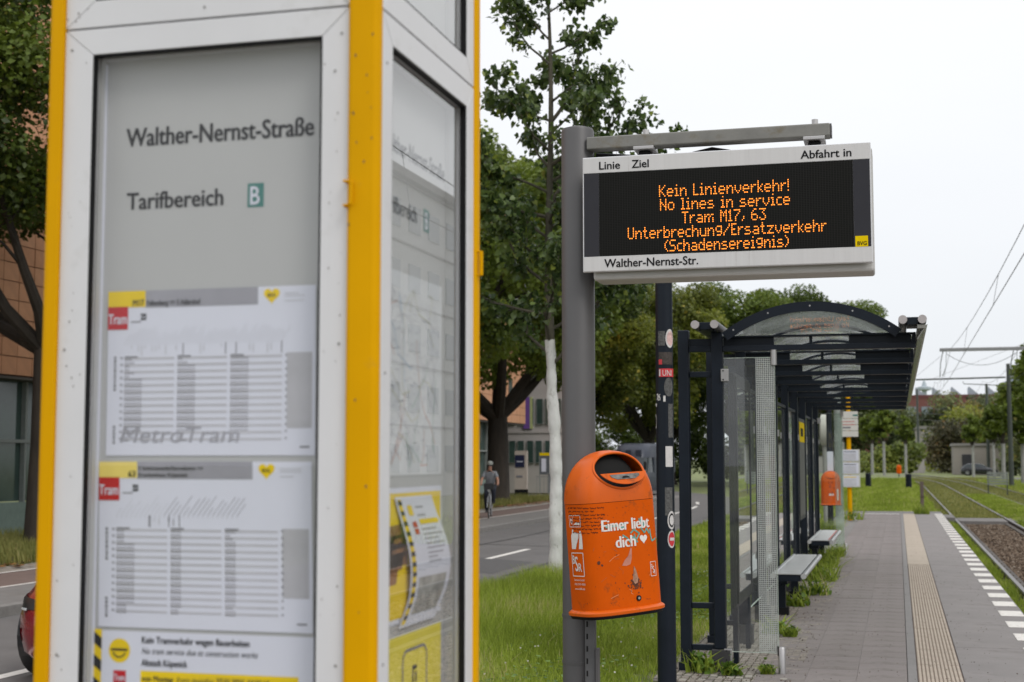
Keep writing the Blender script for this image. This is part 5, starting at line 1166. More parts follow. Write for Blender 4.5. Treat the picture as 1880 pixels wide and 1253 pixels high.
def big_tree(name, label, cat, loc, h, rad, trunk_r, fork, seed, leafmat, nleaf, lsize, group=None, base_crown=None, rz=0, nclump=70, squash=(1, 1)):
    r = random.Random(seed); t = thing(name, label, cat, (0, 0, 0), 0, group)
    m = MB(); ends = []
    m.tube([(0, 0, -.1), (0, 0, .25), (.03, .02, fork*.5), (0, .05, fork)], [trunk_r*1.45, trunk_r*1.05, trunk_r*.9, trunk_r*.8], 12)
    nl = 7
    for k in range(nl):
        a = 6.283*k/nl + r.uniform(-.3, .3); up = r.uniform(.35, 1.1) if k else 1.4; L_ = (h - fork)*r.uniform(.5, .75)
        d = Vector((math.cos(a), math.sin(a), up)).normalized(); p = Vector((0, .05, fork - .2)); pts = [p.copy()]; rr_ = [trunk_r*.52]
        for s_ in range(5):
            d = (d + Vector((r.uniform(-.25, .25), r.uniform(-.25, .25), r.uniform(-.05, .25)))).normalized(); p = p + d*L_/5
            q = Vector((p.x, p.y, 0)); 
            if q.length > rad*.85: p.x *= rad*.85/q.length; p.y *= rad*.85/q.length
            pts.append(p.copy()); rr_.append(trunk_r*.52*(1 - (s_+1)/5.6))
            if s_ > 0:
                for _ in range(2):
                    d2 = (d + Vector((r.uniform(-1, 1), r.uniform(-1, 1), r.uniform(-.5, .6)))).normalized(); l2 = L_*r.uniform(.18, .4); e_ = p + d2*l2
                    m.tube([p, p + d2*l2*.5 + Vector((0, 0, .1)), e_], [rr_[-1]*.45, rr_[-1]*.3, .015], 5); ends.append(e_)
        m.tube(pts, rr_, 8); ends.append(p)
    m.build('trunk', mBark, t, smooth=True, world=False)
    zb = base_crown if base_crown is not None else fork*.8; cen = []; rads = []
    for e_ in ends: cen.append((e_.x, e_.y, max(e_.z, zb + .5))); rads.append(r.uniform(.14, .24)*rad)
    zc, hz = (zb + h)/2, (h - zb)/2
    while len(cen) < nclump:
        u, v = r.uniform(0, 6.283), r.uniform(-1, 1); q = r.uniform(.55, 1)**.6; s_ = math.sqrt(1 - v*v); wob = 1 + .16*math.sin(3*u + seed) + .10*math.sin(5*u + 2*v*3)
        sh_ = 1.0 if v < 0 else (1 - .25*v)
        cen.append((rad*.84*q*s_*wob*math.cos(u)*sh_, rad*.84*q*s_*wob*math.sin(u)*sh_, zc + hz*.88*q*v)); rads.append(r.uniform(.12, .26)*rad)
    V, F, T = leaf_cloud(cen, rads, nleaf, lsize, seed); np_mesh('crown', V, None, F, leafmat, t, T)
    t.location = loc; t.rotation_euler.z = rz
    return t
def place(src, label, loc, rz, s=1.0, mat=None, group=None):
    c = copy_tree(src, None, loc, rz); c.scale = (s, s, s); c['label'] = label
    if group: c['group'] = group
    if mat:
        for ch in c.children:
            if ch.name.startswith('crown'): ch.data = ch.data.copy(); ch.data.materials[0] = mat
    return c
GR = 'big trees along the far side of the road'
tA = big_tree('lime_tree', 'large lime tree with thick forked trunk behind the cyclist', 'tree', (-15.6, 55.5, -.2), 16.0, 6.2, .50, 3.6, 21, mLeafC, 85000, .20, GR, base_crown=4.3, nclump=110)
tL = big_tree('lime_tree', 'lime tree with dark fissured trunk at the left edge of the view', 'tree', (-16.55, 25.2, -.2), 12.5, 4.4, .30, 4.1, 33, mLeafA, 60000, .13, GR, base_crown=6.3, nclump=120)
place(tA, 'lime tree standing between the two forked limes, hidden by the kiosk', (-16.2, 40, -.2), 2.1, .93, group=GR)
tB = big_tree('maple_tree', 'yellow-green tree right behind the grey van', 'tree', (-15.6, 92, -.3), 15.2, 6.5, .45, 3.2, 45, mLeafB, 85000, .22, 'trees beyond the bend of the road', base_crown=2.2, nclump=100)
place(tB, 'yellowish tree between the lime and the display post', (-19.2, 84, -.3), 1.3, .98); place(tB, 'tall dark tree beyond the shelter roof, left half', (-11.2, 104, -.3), 2.6, 1.06, mLeafA)
tC = place(tB, 'dark tree whose crown tops the middle of the shelter roof', (-8.2, 117, -.3), 4.0, 1.14, mLeafA); place(tB, 'last dark tree on the right above the shelter roof', (-5.9, 128, -.3), 5.2, 1.10, mLeafA)
place(tB, 'dark tree deep behind the van and the sticker pole', (-17.4, 112, -.3), 0.4, 1.05, mLeafA); place(tB, 'tree closing the gap at the bend of the road', (-24, 100, -.3), 3.3, 1.0, mLeafA)
# hedge filling the view below the crowns beyond the road
hd = thing('hedge_thicket', 'dark thicket under the trees beyond the bend of the road', 'hedge', (-12, 122, -.3))
cen = [(-40 + 30*i/60 + rnd.uniform(-.5, .5), 124 + rnd.uniform(-2, 2), rnd.uniform(.2, 5.2)) for i in range(61) for _ in range(4)]
V, F, T = leaf_cloud([(c[0] + 12, c[1] - 122, c[2] + .3) for c in cen], [1.2]*len(cen), 60000, .26, 61); np_mesh('foliage', V, None, F, mLeafA, hd, T)

# ---- young street tree with whitewashed trunk
def heart_leaves(pts, dirs, size, seed):
    r = np.random.RandomState(seed); n = len(pts); c = np.asarray(pts); dr_ = np.asarray(dirs)
    t = dr_*.5 + r.randn(n, 3)*.45 + np.array([0, 0, -.75]); t /= np.linalg.norm(t, axis=1)[:, None]
    nr = r.randn(n, 3) + np.array([0, 0, .35]); nr -= t*(nr*t).sum(1)[:, None]; nr /= np.linalg.norm(nr, axis=1)[:, None]; b = np.cross(nr, t)
    s = (size*r.uniform(.55, 1.25, n))[:, None]
    out_ = np.array([(0, .06, 0), (.30, -.06, .05), (.46, .20, .10), (.38, .55, .06), (0, 1.08, -.08), (-.38, .55, .06), (-.46, .20, .10), (-.30, -.06, .05)])
    P = c[:, None] + s[:, None]*(b[:, None]*out_[None, :, 0:1] + t[:, None]*(out_[None, :, 1:2] + .25) + nr[:, None]*out_[None, :, 2:3])
    i = np.arange(n)[:, None]*8
    F = np.concatenate([i + [[0, 1, 2]], i + [[0, 2, 3]], i + [[0, 3, 4]], i + [[0, 4, 5]], i + [[0, 5, 6]], i + [[0, 6, 7]]])
    T = r.rand(n)**1.3*.85; T[r.rand(n) < .03] = 1
    return P.reshape(-1, 3), F, np.repeat(T, 8)
def young_tree(label, loc, seed, h=9.2, crown0=2.9, spread=1.6, nl=1.4, bends=None):
    r = random.Random(seed); t = thing('young_tree', label, 'tree', (0, 0, 0))
    bx_ = lambda z: (-.010*z + .035*math.sin(z*1.1 + .5), .03*math.sin(z*.8))
    rad_ = lambda z: max(.012, .098 - .0098*z)
    zs = np.linspace(-.1, 3.25, 90); rr_ = [rad_(z)*(1 + (.10*math.sin(z*9) + .09*math.sin(z*21 + 1)) * .6) + (.02 if z < .1 else 0) for z in zs]
    MB().tube([(*bx_(z), z) for z in zs], rr_, 14).build('painted_trunk', mLime, t, smooth=True, world=False)
    for v in kids(t)[0].data.vertices:
        q = mnoise.noise(Vector((v.co.x*9, v.co.y*9, v.co.z*2.2)))*.028 + mnoise.noise(Vector((v.co.x*30, v.co.y*30, v.co.z*11)))*.010; d = Vector((v.co.x, v.co.y, 0)).normalized(); v.co += d*q
    zs = np.linspace(3.25, h, 36); MB().tube([(*bx_(z), z) for z in zs], [rad_(z)*.93*(1 + .04*math.sin(z*13)) for z in zs], 10).build('upper_trunk', mBarkY, t, smooth=True, world=False)
    m = MB(); pts = []; dirs = []
    def twig(p, d, L_, rad0, lvl):
        n_ = max(3, int(L_/.16)); P = [p.copy()]; q = p.copy(); dd = d.copy()
        for i in range(n_):
            dd = (dd + Vector((r.uniform(-.20, .20), r.uniform(-.20, .20), r.uniform(-.10, .16)))).normalized(); q = q + dd*L_/n_; P.append(q.copy())
            f = (i+1)/n_
            if lvl < 2 and f > .22 and r.random() < (.85 if lvl == 0 else .6):
                d2 = (dd*.7 + Vector((r.uniform(-1, 1), r.uniform(-1, 1), r.uniform(-.4, .7)))*.75).normalized(); twig(q, d2, L_*r.uniform(.25, .5)*(1.15 - f*.5), rad0*.5*(1 - .5*f), lvl + 1)
            if f > (.35 if lvl == 0 else .05):
                for _ in range(int((5.0 if lvl == 0 else 6.5)*nl*r.uniform(.4, 1.4))):
                    o_ = Vector((r.gauss(0, .06), r.gauss(0, .06), r.gauss(-.02, .055))); pts.append(tuple(q + o_ - dd*r.uniform(0, L_/n_))); dirs.append(tuple(dd))
        m.tube(P, [max(.0028, rad0*(1 - .8*i/n_)) for i in range(n_ + 1)], 6 if lvl < 2 else 4)
    z = crown0; k = 0
    while z < h - .3:
        a = k*2.399 + r.uniform(-.3, .3); sp_ = spread*(1 - .62*(z - crown0)/(h - crown0))*r.uniform(.75, 1.2); up = r.uniform(.25, .95)
        twig(Vector((*bx_(z), z)), Vector((math.cos(a), math.sin(a), up)).normalized(), sp_, .026*(1 - .5*(z-crown0)/(h-crown0)), 0); z += r.uniform(.15, .27); k += 1
    for (z_, dx_, dy_, up_, L_) in (bends or []): twig(Vector((*bx_(z_), z_)), Vector((dx_, dy_, up_)).normalized(), L_, .03, 0)
    m.build('branches', mBarkY, t, smooth=True, world=False)
    V, F, T = heart_leaves(pts, dirs, .080, seed + 1); np_mesh('leaves', V, None, F, mLeafY, t, T)
    t.location = loc; return t
yt = young_tree('young heart-leaved tree with whitewashed trunk growing in the grass beside the display post', (-4.41, 18.5, -.10), 12,
    bends=[(5.05, 1, -.1, .95, 1.75), (4.75, 1, .1, .45, 1.75), (4.3, .9, .2, .30, 1.5), (5.6, .9, -.3, .6, 1.5), (4.0, -1, -.2, .55, 1.3), (6.2, .8, .4, .9, 1.2), (4.9, -1, .1, .3, 1.2)])

# ---- far trees on the right, whitewashed trunks
def far_tree(label, x, y, top, cb, rad, seed, z0=-.4, white=True):
    t = thing('street_tree', label, 'tree', (0, 0, 0), 0, 'far street trees with whitewashed trunks'); r = random.Random(seed); H_ = top - z0
    tr_ = .17*H_/8
    MB().tube([(0, 0, 0), (0, 0, .4), (0.02, 0, (cb - z0)*1.1)], [tr_*1.2, tr_, tr_*.9], 8).build('painted_trunk' if white else 'trunk', mLimeF if white else mBark, t, smooth=True, world=False)
    m = MB(); m.tube([(0.02, 0, (cb - z0)*1.09), (.05, .05, H_*.8)], [tr_*.85, .03], 7)
    cen = []; rads = []; zb = cb - z0; hz = (H_ - zb)/2
    for k in range(34):
        u, v = r.uniform(0, 6.283), r.uniform(-1, 1); q = r.uniform(.4, 1); s_ = math.sqrt(1 - v*v)*(1 - .25*v); p = (rad*.75*q*s_*math.cos(u), rad*.75*q*s_*math.sin(u), zb + hz + hz*.85*v*q); cen.append(p); rads.append(r.uniform(.2, .34)*rad)
        if k < 8: m.tube([(.02, 0, zb), p], [.05, .02], 5)
    m.build('limbs', mBark, t, world=False); V, F, T = leaf_cloud(cen, rads, 4200, .085*rad + .14, seed); np_mesh('crown', V, None, F, mLeafC, t, T); t.location = (x, y, z0)
    return t
fa = far_tree('far whitewashed street tree, left of the group behind the timetable post', -2.9, 170, 7.6, 3.0, 1.75, 71)
place(fa, 'far whitewashed street tree behind the timetable post, half hidden by it', (-6.1, 168, -.4), 1, 1.05); place(fa, 'far whitewashed street tree second right of the timetable post', (-1.5, 163, -.4), 2, 1.05)
fb = far_tree('far whitewashed street tree third right of the timetable post, just left of the thin masts', .78, 158, 6.7, 2.9, 1.25, 72)
place(fa, 'far dark street tree right of the two thin masts', (8.2, 170, -.4), 3, .95); place(fb, 'street tree with a narrow crown left of the climbing-plant mast', (9.2, 150, -.4), 3, 1.0)
fc = far_tree('dense street tree in front of the climbing-plant mast', 8.6, 128, 8.0, 2.6, 2.3, 73)
fd = far_tree('largest street tree at the right edge with a bright whitewashed trunk', 8.75, 110, 8.0, 2.4, 2.4, 74); place(fd, 'street tree cut by the right edge of the view', (8.55, 93, -.4), 2.2, 1.13)
place(fc, 'street tree cut by the right edge, further back', (12.4, 135, -.4), 2.0, 1.1)
# background wood and shrubs
def wood(name, label, cat, x0, x1, y, z0, z1, n, size, seed, mat, rr_=2.6):
    t = thing(name, label, cat, ((x0+x1)/2, y, z0)); r = random.Random(seed); k = int((x1 - x0)/rr_*2.6*max(1, (z1 - z0)/rr_)); cx_ = (x0+x1)/2
    cen = [(r.uniform(x0, x1) - cx_, r.uniform(-3, 3), (z1 - z0)*r.random()**.7*(.82 + .18*math.sin(i*1.7))) for i in range(k)]
    V, F, T = leaf_cloud(cen, [rr_*r.uniform(.6, 1.1) for _ in cen], n, size, seed); np_mesh('foliage', V, None, F, mat, t, T)
    m = MB()
    for i in range(max(3, int((x1-x0)/5))): xx_ = r.uniform(x0, x1) - cx_; m.tube([(xx_, 0, -.5), (xx_, 0, (z1-z0)*.6)], .15, 6)
    m.build('stems', mBark, t, world=False); return t
mYG = M_leaf('yellow_green_leaves', (.10, .14, .03), (.26, .30, .06), .4, warm=(.38, .34, .06)); mBrn = M_leaf('brownish_leaves', (.04, .045, .02), (.12, .10, .045), .3, warm=(.20, .12, .04))
wood('yellow_shrub', 'pale yellow-green shrubs in front of the low grey wall behind the lawn', 'shrub', -5.5, 2.6, 196, -.3, 3.2, 7000, .42, 81, mYG, 1.5)
wood('brown_bush', 'brownish-green rounded tree right of the two thin masts', 'tree', 5.0, 10.5, 215, .3, 7.5, 6000, .42, 82, mBrn, 2.2)
wood('far_wood', 'far band of mixed green trees in front of the red-brown building', 'trees', -26, 34, 290, -.3, 12.6, 60000, .60, 83, mLeafF, 3.4)
wood('middle_wood', 'mid-distance mixed trees right of the thin far masts', 'trees', 5, 24, 235, -.3, 8.6, 16000, .5, 86, mLeafB, 2.6)
wood('orange_tinged_tree', 'far tree with orange-yellow autumn patches before the red-brown building', 'tree', 9.5, 17.5, 270, 3.0, 10.5, 5000, .6, 84, M_leaf('autumn_leaves', (.06, .08, .02), (.22, .18, .03), .35, warm=(.42, .25, .03)), 2.8)
wood('right_thicket', 'dark trees behind the white-trunked street trees on the right', 'trees', 12.5, 30, 185, -.3, 6.8, 12000, .5, 85, mLeafF, 2.6)
# weeds along the shelter
def weed(label, x, y, s, seed, broad):
    s *= .62
    t = thing('weed_clump', label, 'weeds', (x, y, 0), 0, 'weeds along the shelter'); r = np.random.RandomState(seed)
    n_ = 260 if not broad else 60; V, F4, F3, T = blades(n_, -s, s, -s, s, lambda a, b: 0*a, s*1.5, .010 if not broad else .022, seed, lean=1.1)
    np_mesh('stems', V, F4, F3, mGrass, t, T)
    c = np.c_[r.randn(n_)*s*.45, r.randn(n_)*s*.45, np.abs(r.randn(n_))*s*.5 + .02]; V, F, T = heart_leaves(c, r.randn(n_, 3)*.5 + [0, 0, .6], .05 if broad else .022, seed); np_mesh('leaves', V, None, F, mLeafW, t, T); t.location = (x, y, 0)
mLeafW = M_leaf('weed_leaves', (.05, .10, .012), (.15, .25, .035), .35, warm=(.4, .38, .2))
for a in (('broad-leaved weed at the foot of the nearest shelter posts', -1.42, 10.62, .17, 1, True), ('small weed by the nearest post foot', -1.20, 10.52, .09, 2, True), ('weed beside the glass ground clamp', -.95, 10.62, .07, 3, False), ('weed behind the glass end screen', -1.10, 13.1, .16, 4, True), ('thin weed on the paving before the first bench', -.95, 12.9, .09, 5, False),
          ('broad weed under the near end of the first bench', -1.08, 15.6, .20, 6, True), ('leafy weed in front of the first bench', -.96, 16.9, .26, 7, True), ('dry tall weeds between the two benches', -1.0, 18.9, .34, 8, False), ('weeds under the second bench', -1.05, 21.3, .30, 9, False), ('weeds at the far glass clamp', -1.0, 23.6, .22, 10, False),
          ('weeds at the foot of the far bin pole', -1.4, 31.2, .34, 11, False), ('weeds at the foot of the yellow timetable post', -1.15, 38.0, .38, 12, True), ('weeds at the foot of the wooden post', .62, 42.5, .34, 13, False)): weed(*a)

# ================================================================== BUILDINGS
mCot = M_('orange_brown_cladding', (.58, .30, .17), .7, var=.10, scale=3); mCot2 = M_('orange_brown_cladding_dark', (.53, .265, .145), .7, var=.10, scale=3); mJoint = M_('cladding_joint', (.07, .04, .03), .9)
mGreenG = M_('green_glass', (.045, .075, .065), .12, var=.3, scale=.6, spec=.8); mMull = M_('mullion_grey', (.22, .24, .23), .5); mPlG = M_('pale_green_panel', (.20, .26, .23), .6)
ob = thing('office_building', 'orange-brown clad building with green glass ground floor across the road', 'building', (-20, 42, -.3))
bx('wall_core', mJoint, ob, -34, -20.03, 6, 77, 3.5, 17); bx('soffit', M_('soffit_grey', (.12, .11, .10), .8), ob, -21.4, -20.031, 6, 76.9, 3.44, 3.498)
cp_ = bpy.data.objects.new('cladding', None); C.objects.link(cp_); cp_.parent = ob
tp = MB().box(-.03, .03, -.295, .295, -.21, .21).build('panel', mCot, cp_, world=False); tp2 = MB().box(-.03, .03, -.295, .295, -.21, .21).build('panel', mCot2, cp_, world=False); u1 = u2 = True; rest = MB()
j = 0; zc = 3.74; r = random.Random(6)
while zc < 16.8:
    yc = 6.4
    while yc < 76.7:
        if 26.2 < yc < 33.4 and zc < 12.5:
            k = r.random() < .6; o = (tp if k else tp2)
            if (u1 if k else u2): 
                if k: u1 = False
                else: u2 = False
            else: o = o.copy(); C.objects.link(o)
            o.location = (r.uniform(-.006, .006), yc - 42, zc + .3)
        else: rest.box(-20.03, -19.97 + r.uniform(-.006, .006), yc - .295, yc + .295, zc - .21, zc + .21)
        yc += .61
    zc += .44
tag(rest.build('far_panels', mCot, cp_), kind='stuff')
m = MB(); 
for y in np.arange(6.5, 75.5, 1.5): m.box(-20.62, -20.50, y - .04, y + .04, -.28, 3.43)
m.box(-20.63, -20.49, 6, 75, 1.95, 2.03); m.build('mullions', mMull, ob)
bx('glazing', mGreenG, ob, -20.72, -20.6305, 6, 75, .55, 3.435); bx('plinth_panel', mPlG, ob, -20.66, -20.48, 6, 75, -.3, .52)
bx('end_glazing', mGreenG, ob, -33, -20.75, 74.95, 75.05, -.3, 3.43); m = MB()
for x in (-20.7, -22, -23.3): m.box(x - .05, x + .05, 75.06, 75.12, -.3, 3.43)
m.build('end_mullions', mMull, ob)
for z in (5.0, 8.5, 12): 
    for y in (50, 58, 66, 73.6): bx('window', mGreenG, ob, -19.965, -19.945, y - .35, y + .35, z - .5, z + .9)
gb = thing('grey_building', 'pale grey building with narrow windows and one purple panel beyond the cyclist', 'building', (-24, 81, -.3))
mRen = M_('pale_render', (.40, .37, .355), .85, var=.06, scale=.8)
bx('wall', mRen, gb, -40, -17.9, 79, 84, -.35, 14)
k = 0
for zi, (za, zb) in enumerate(((.2 + 1.15, 2.62), (3.55, 5.0), (6.2, 7.7), (8.9, 10.4))):
    x = -23.6
    while x < -18.2:
        w_ = bpy.data.objects.new('window', None); C.objects.link(w_); w_.parent = gb
        bx('pane', mGreenG, w_, x + .02, x + .36, 78.90, 78.96, za + .02, zb - .02); f = MB()
        for (a, b_, c, d) in ((x, x + .02, za, zb), (x + .36, x + .38, za, zb), (x + .02, x + .36, za, za + .02), (x + .02, x + .36, zb - .02, zb)): f.box(a, b_, 78.88, 78.998, c, d)
        f.build('window_frame', mMull, w_); x += .56 if k % 2 else .50; k += 1
bx('purple_panel', M_('purple_cladding', (.16, .07, .30), .6), gb, -20.62, -20.25, 78.86, 78.998, 3.3, 5.1); bx('yellow_panel', M_('yellowish_cladding', (.42, .46, .20), .6), gb, -20.24, -20.1, 78.86, 78.998, 3.3, 5.1)
bx('string_course', mRen, gb, -40, -17.88, 78.94, 79.05, 3.05, 3.2)
st = thing('sign_stele', 'beige entrance stele with a dark blue square panel', 'sign', (-18.95, 72, -.3))
bx('slab', M_('beige_stone', (.42, .37, .32), .8, var=.05), st, -19.27, -18.62, 71.9, 72.15, -.3, 2.0); bx('blue_panel', M_('navy_panel', (.008, .012, .045), .5), st, -19.24, -18.74, 71.86, 71.898, 1.15, 1.78); bx('panel_lettering', mPaper, st, -19.15, -18.83, 71.85, 71.859, 1.42, 1.46)
bx('stele_lettering', mInkMid, st, -19.18, -18.85, 71.885, 71.898, .62, .72); bx('dark_base', mBlack, st, -19.27, -18.62, 71.89, 72.16, -.31, -.0)
bn = thing('banner_sign', 'grey banner with a yellow top beside the entrance stele', 'banner', (-18.1, 74, -.3))
bx('cloth', M_('grey_banner', (.10, .11, .12), .7), bn, -18.45, -17.75, 73.98, 74.02, .75, 1.75); bx('top_stripe', mInkYel, bn, -18.45, -17.75, 73.97, 74.03, 1.755, 1.9); bx('banner_print', mPaper, bn, -18.35, -18.1, 73.965, 73.978, .9, 1.6)
for x in (-18.48, -17.75): bx('pole', mMull, bn, x, x + .03, 73.98, 74.02, -.3, 1.95)
ub = thing('utility_box', 'small grey utility cabinet left of the whitewashed tree trunk', 'utility cabinet', (-16.2, 68, -.3)); bx('cabinet', M_('grey_cabinet', (.22, .23, .24), .6), ub, -16.5, -15.9, 67.8, 68.2, -.3, .85, bevel=.03); bx('roof_cap', mMull, ub, -16.53, -15.87, 67.77, 68.23, .855, .9); bx('door_seam', mDark, ub, -16.205, -16.195, 67.79, 67.799, -.2, .8)
rl = thing('railing', 'low thin railing in front of the grey building', 'railing', (-17.5, 75.5, -.3)); m = MB()
for k in range(18): m.box(-19 + k*.2, -18.98 + k*.2, 75.49, 75.51, -.3, .6)
m.build('bars', mMull, rl); bx('top_rail', mMull, rl, -19.02, -15.5, 75.48, 75.52, .601, .64)
# far right backdrop
fb_ = thing('red_brick_hall', 'long red-brown industrial hall with saw-tooth roof on the horizon', 'building', (13, 345, -.4))
bx('wall', M_('red_brown_wall', (.16, .065, .055), .9, var=.1, scale=.2), fb_, -28, 24, 340, 360, -.4, 15.6); bx('parapet', M_('dark_red_band', (.13, .045, .045), .9), fb_, -28.05, 24.05, 339.9, 360.1, 15.605, 16.3)
for x in (1, 4.2, 8, 12.2, 16, 20): MB().prism([(x, 342, 16.31), (x + 2.2, 342, 16.31), (x, 342, 18.2)], (0, 8, 0)).build('roof_light', M_('pale_blue_grey', (.30, .34, .38), .6), fb_)
for x in np.arange(-27, 23, 3.6): bx('window', M_('hall_window', (.20, .24, .27), .4), fb_, x, x + 2.4, 339.8, 339.95, 11.2, 13.6)
tw = thing('radio_tower', 'thin pale tower with a disc on the horizon above the red-brown hall', 'tower', (9, 500, -.4)); MB().tube([(9, 500, 0), (9, 500, 24.5), (9, 500, 25), (9, 500, 25.8), (9, 500, 26.2), (9, 500, 28)], [1.0, .8, 2.4, 2.4, .9, .3], 12).build('shaft', M_('pale_tower', (.35, .40, .44), .7), tw)
dm = thing('grey_dome_roof', 'blue-grey rounded roof at the right edge behind the trees', 'building', (26, 330, -.4)); MB().loft([[(27 + q*math.cos(a), 330 + q*math.sin(a), z) for a in np.linspace(0, 5.9, 16)] for q, z in ((6, -.4), (6, 14.5), (5.6, 16.5), (4.2, 18.5), (2.2, 19.6), (.3, 20))]).build('roof', M_('blue_grey_roof', (.14, .17, .22), .6), dm)
lw = thing('low_wall', 'long low pale wall behind the lawn and yellow shrubs', 'wall', (-2, 212, -.4)); bx('wall', M_('pale_wall', (.30, .28, .27), .9, var=.1, scale=.4), lw, -16, 3.6, 212, 212.4, -.4, 1.9); bx('coping', mConc, lw, -16.05, 3.65, 211.95, 212.45, 1.905, 2.05)
bg_ = thing('beige_shed', 'low beige building with a dark doorway behind the white-trunked trees', 'building', (9, 190, -.4)); bx('wall', M_('beige_render', (.27, .245, .22), .9, var=.06), bg_, 6.9, 12.6, 192, 200, -.4, 3.3); bx('roof', M_('shed_roof', (.22, .21, .20), .8), bg_, 6.7, 12.8, 191.8, 200.2, 3.305, 3.6); bx('door', M_('dark_door', (.03, .03, .035), .7), bg_, 7.9, 9.4, 191.9, 191.995, -.3, 2.2)
cg = thing('concrete_gate', 'grey concrete block building behind the thin far masts', 'building', (2, 260, -.4)); bx('wall', M_('gate_concrete', (.27, .25, .24), .9), cg, 3.0, 9.0, 262, 266, -.4, 6.9); bx('roof_slab', mConc, cg, 2.7, 9.3, 261.7, 266.3, 6.905, 7.4)
mb = thing('small_bin', 'tiny bright orange bin far away in front of the low wall', 'litter bin', (.05, 150, -.4)); MB().loft([[(.05 + q*math.cos(a), 150 + q*math.sin(a), z) for a in np.linspace(0, 5.9, 12)] for q, z in ((.20, .12), (.24, .16), (.24, .8), (.18, .95), (.04, 1.0))]).build('body', mOrange, mb); MB().tube([(.05, 150.25, -.4), (.05, 150.25, 1.1)], .05, 6).build('post', mMast, mb)
bs = thing('slatted_fence_panel', 'short grey slatted barrier in the grass beside the right-hand trees', 'barrier', (4.75, 75, -.35))
for k in range(5): bx('slat', mMull, bs, 4.25, 5.25, 74.98, 75.02, .30 + k*.13, .385 + k*.13)
for x in (4.3, 5.2): bx('post', mMast, bs, x - .03, x + .03, 75.021, 75.08, -.4, 1.0)
rp2 = tag(MB().quad((9.4, 60, -.385), (17, 60, -.385), (17, 160, -.385), (9.4, 160, -.385)).build('right_road', mRoad), kind='structure')
# apartment block to the right of the tracks (seen mirrored in the kiosk and cabinet glass)
ap = thing('apartment_block', 'pale apartment block beyond the tracks, out to the right of the view', 'building', (30, 45, -.4))
bx('wall', M_('pale_facade', (.52, .53, .53), .85, var=.05, scale=.5), ap, 22, 34, 14, 80, -.4, 15.6); bx('roof_edge', mConc, ap, 21.6, 34.4, 13.6, 80.4, 15.605, 16.0)
wv = MB().box(-.02, .04, -.9, .9, -.7, .7).build('window', M_('flat_window', (.10, .13, .15), .15), ap, world=False); wv.location = (21.97 - 30, 16 - 45, 2.0); fst = True
for fl in range(5):
    for k in range(21):
        if fl == 0 and k == 0: continue
        c = wv.copy(); C.objects.link(c); c.location = (-8.03, -29 + 3.1*k, 2.0 + 3.05*fl)
m = MB()
for fl in range(1, 6): m.box(21.93, 21.998, 14, 80, .3 + 3.05*(fl-1) + 2.9, .3 + 3.05*(fl-1) + 3.0)
m.build('floor_bands', mConc, ap)

# ================================================================== VEHICLES
mTyre = M_('tyre', (.015, .015, .015), .85); mRim = M_('alloy', (.40, .40, .41), .35, metal=.8); mCarGl = M_('car_glass', (.020, .028, .032), .10, spec=.5); mLampW = M_('headlamp_lens', (.75, .77, .78), .08, metal=.3, spec=.8); mTrimB = M_('black_trim', (.012, .012, .013), .4)
def plan_ring(z, yf, yr, hw, n=4.5, k=44):
    yc, hl = (yf + yr)/2, (yr - yf)/2; P = []
    for i in range(k):
        a = 2*math.pi*i/k; c, s_ = math.cos(a), math.sin(a); rr_ = (abs(c)**n + abs(s_)**n)**(-1/n); P.append((hw*c*rr_, yc + hl*s_*rr_, z))
    return P
def vehicle(name, label, cat, loc, rz, paint, lv, gh, roof, whl, W, van=False, rim=mRim):
    t = thing(name, label, cat, (0, 0, 0)); o = MB().loft([plan_ring(*l) for l in lv]).build('body', paint, t, smooth=True, world=False)
    MB().loft([plan_ring(*l) for l in gh]).build('windows', mCarGl, t, smooth=True, world=False)
    MB().loft([plan_ring(*l) for l in roof]).build('roof', paint, t, smooth=True, world=False)
    m = MB()
    r0, wr_ = whl[2], .22
    for y in whl[:2]:
        for s_ in (-1, 1):
            wv_ = MB().tube([(s_*(W - .20), y, r0), (s_*(W - .19), y, r0), (s_*(W - .01), y, r0), (s_*(W + .005), y, r0)], [r0*.92, r0, r0, r0*.93], 26).build('wheel', mTyre, t, smooth=True, world=False)
            MB().tube([(s_*(W + .0055), y, r0), (s_*(W + .012), y, r0)], r0*.66, 20).build('rim', rim, wv_, world=False)
            MB().tube([(s_*(W - .22), y, r0 + .03), (s_*(W + .003), y, r0 + .03)], r0*1.16, 26).build('wheel_arch', mTrimB, t, world=False)
            for a in range(5): MB().obox((s_*(W + .0128), y + math.cos(a*1.257)*r0*.42, r0 + math.sin(a*1.257)*r0*.42), (.001, 0, 0), (0, r0*.14, 0), (0, 0, r0*.14)).build('rim_gap', mTrimB, wv_, world=False)
    t.location = loc; t.rotation_euler.z = rz; return t
mRedCar = M_('metallic_red_paint', (.25, .005, .012), .24, metal=.35, var=.04, coat=.8)
lv = [(.19, .10, 4.22, .80), (.26, .03, 4.28, .86), (.42, .0, 4.3, .895), (.56, .015, 4.3, .905), (.70, .07, 4.3, .90), (.80, .22, 4.28, .885), (.90, .62, 4.24, .86), (.97, 1.05, 4.2, .84)]
car = vehicle('red_car', 'glossy dark red car on the road, only its front corner showing left of the kiosk', 'car', (-6.37, 10.33, -.30), 0, mRedCar, lv,
    [(.972, 1.08, 4.18, .825, 5), (1.15, 1.40, 4.0, .76, 5), (1.40, 1.95, 3.55, .66, 5)], [(1.402, 1.93, 3.6, .665, 5), (1.45, 2.1, 3.4, .60, 5)], (.82, 3.45, .325), .90)
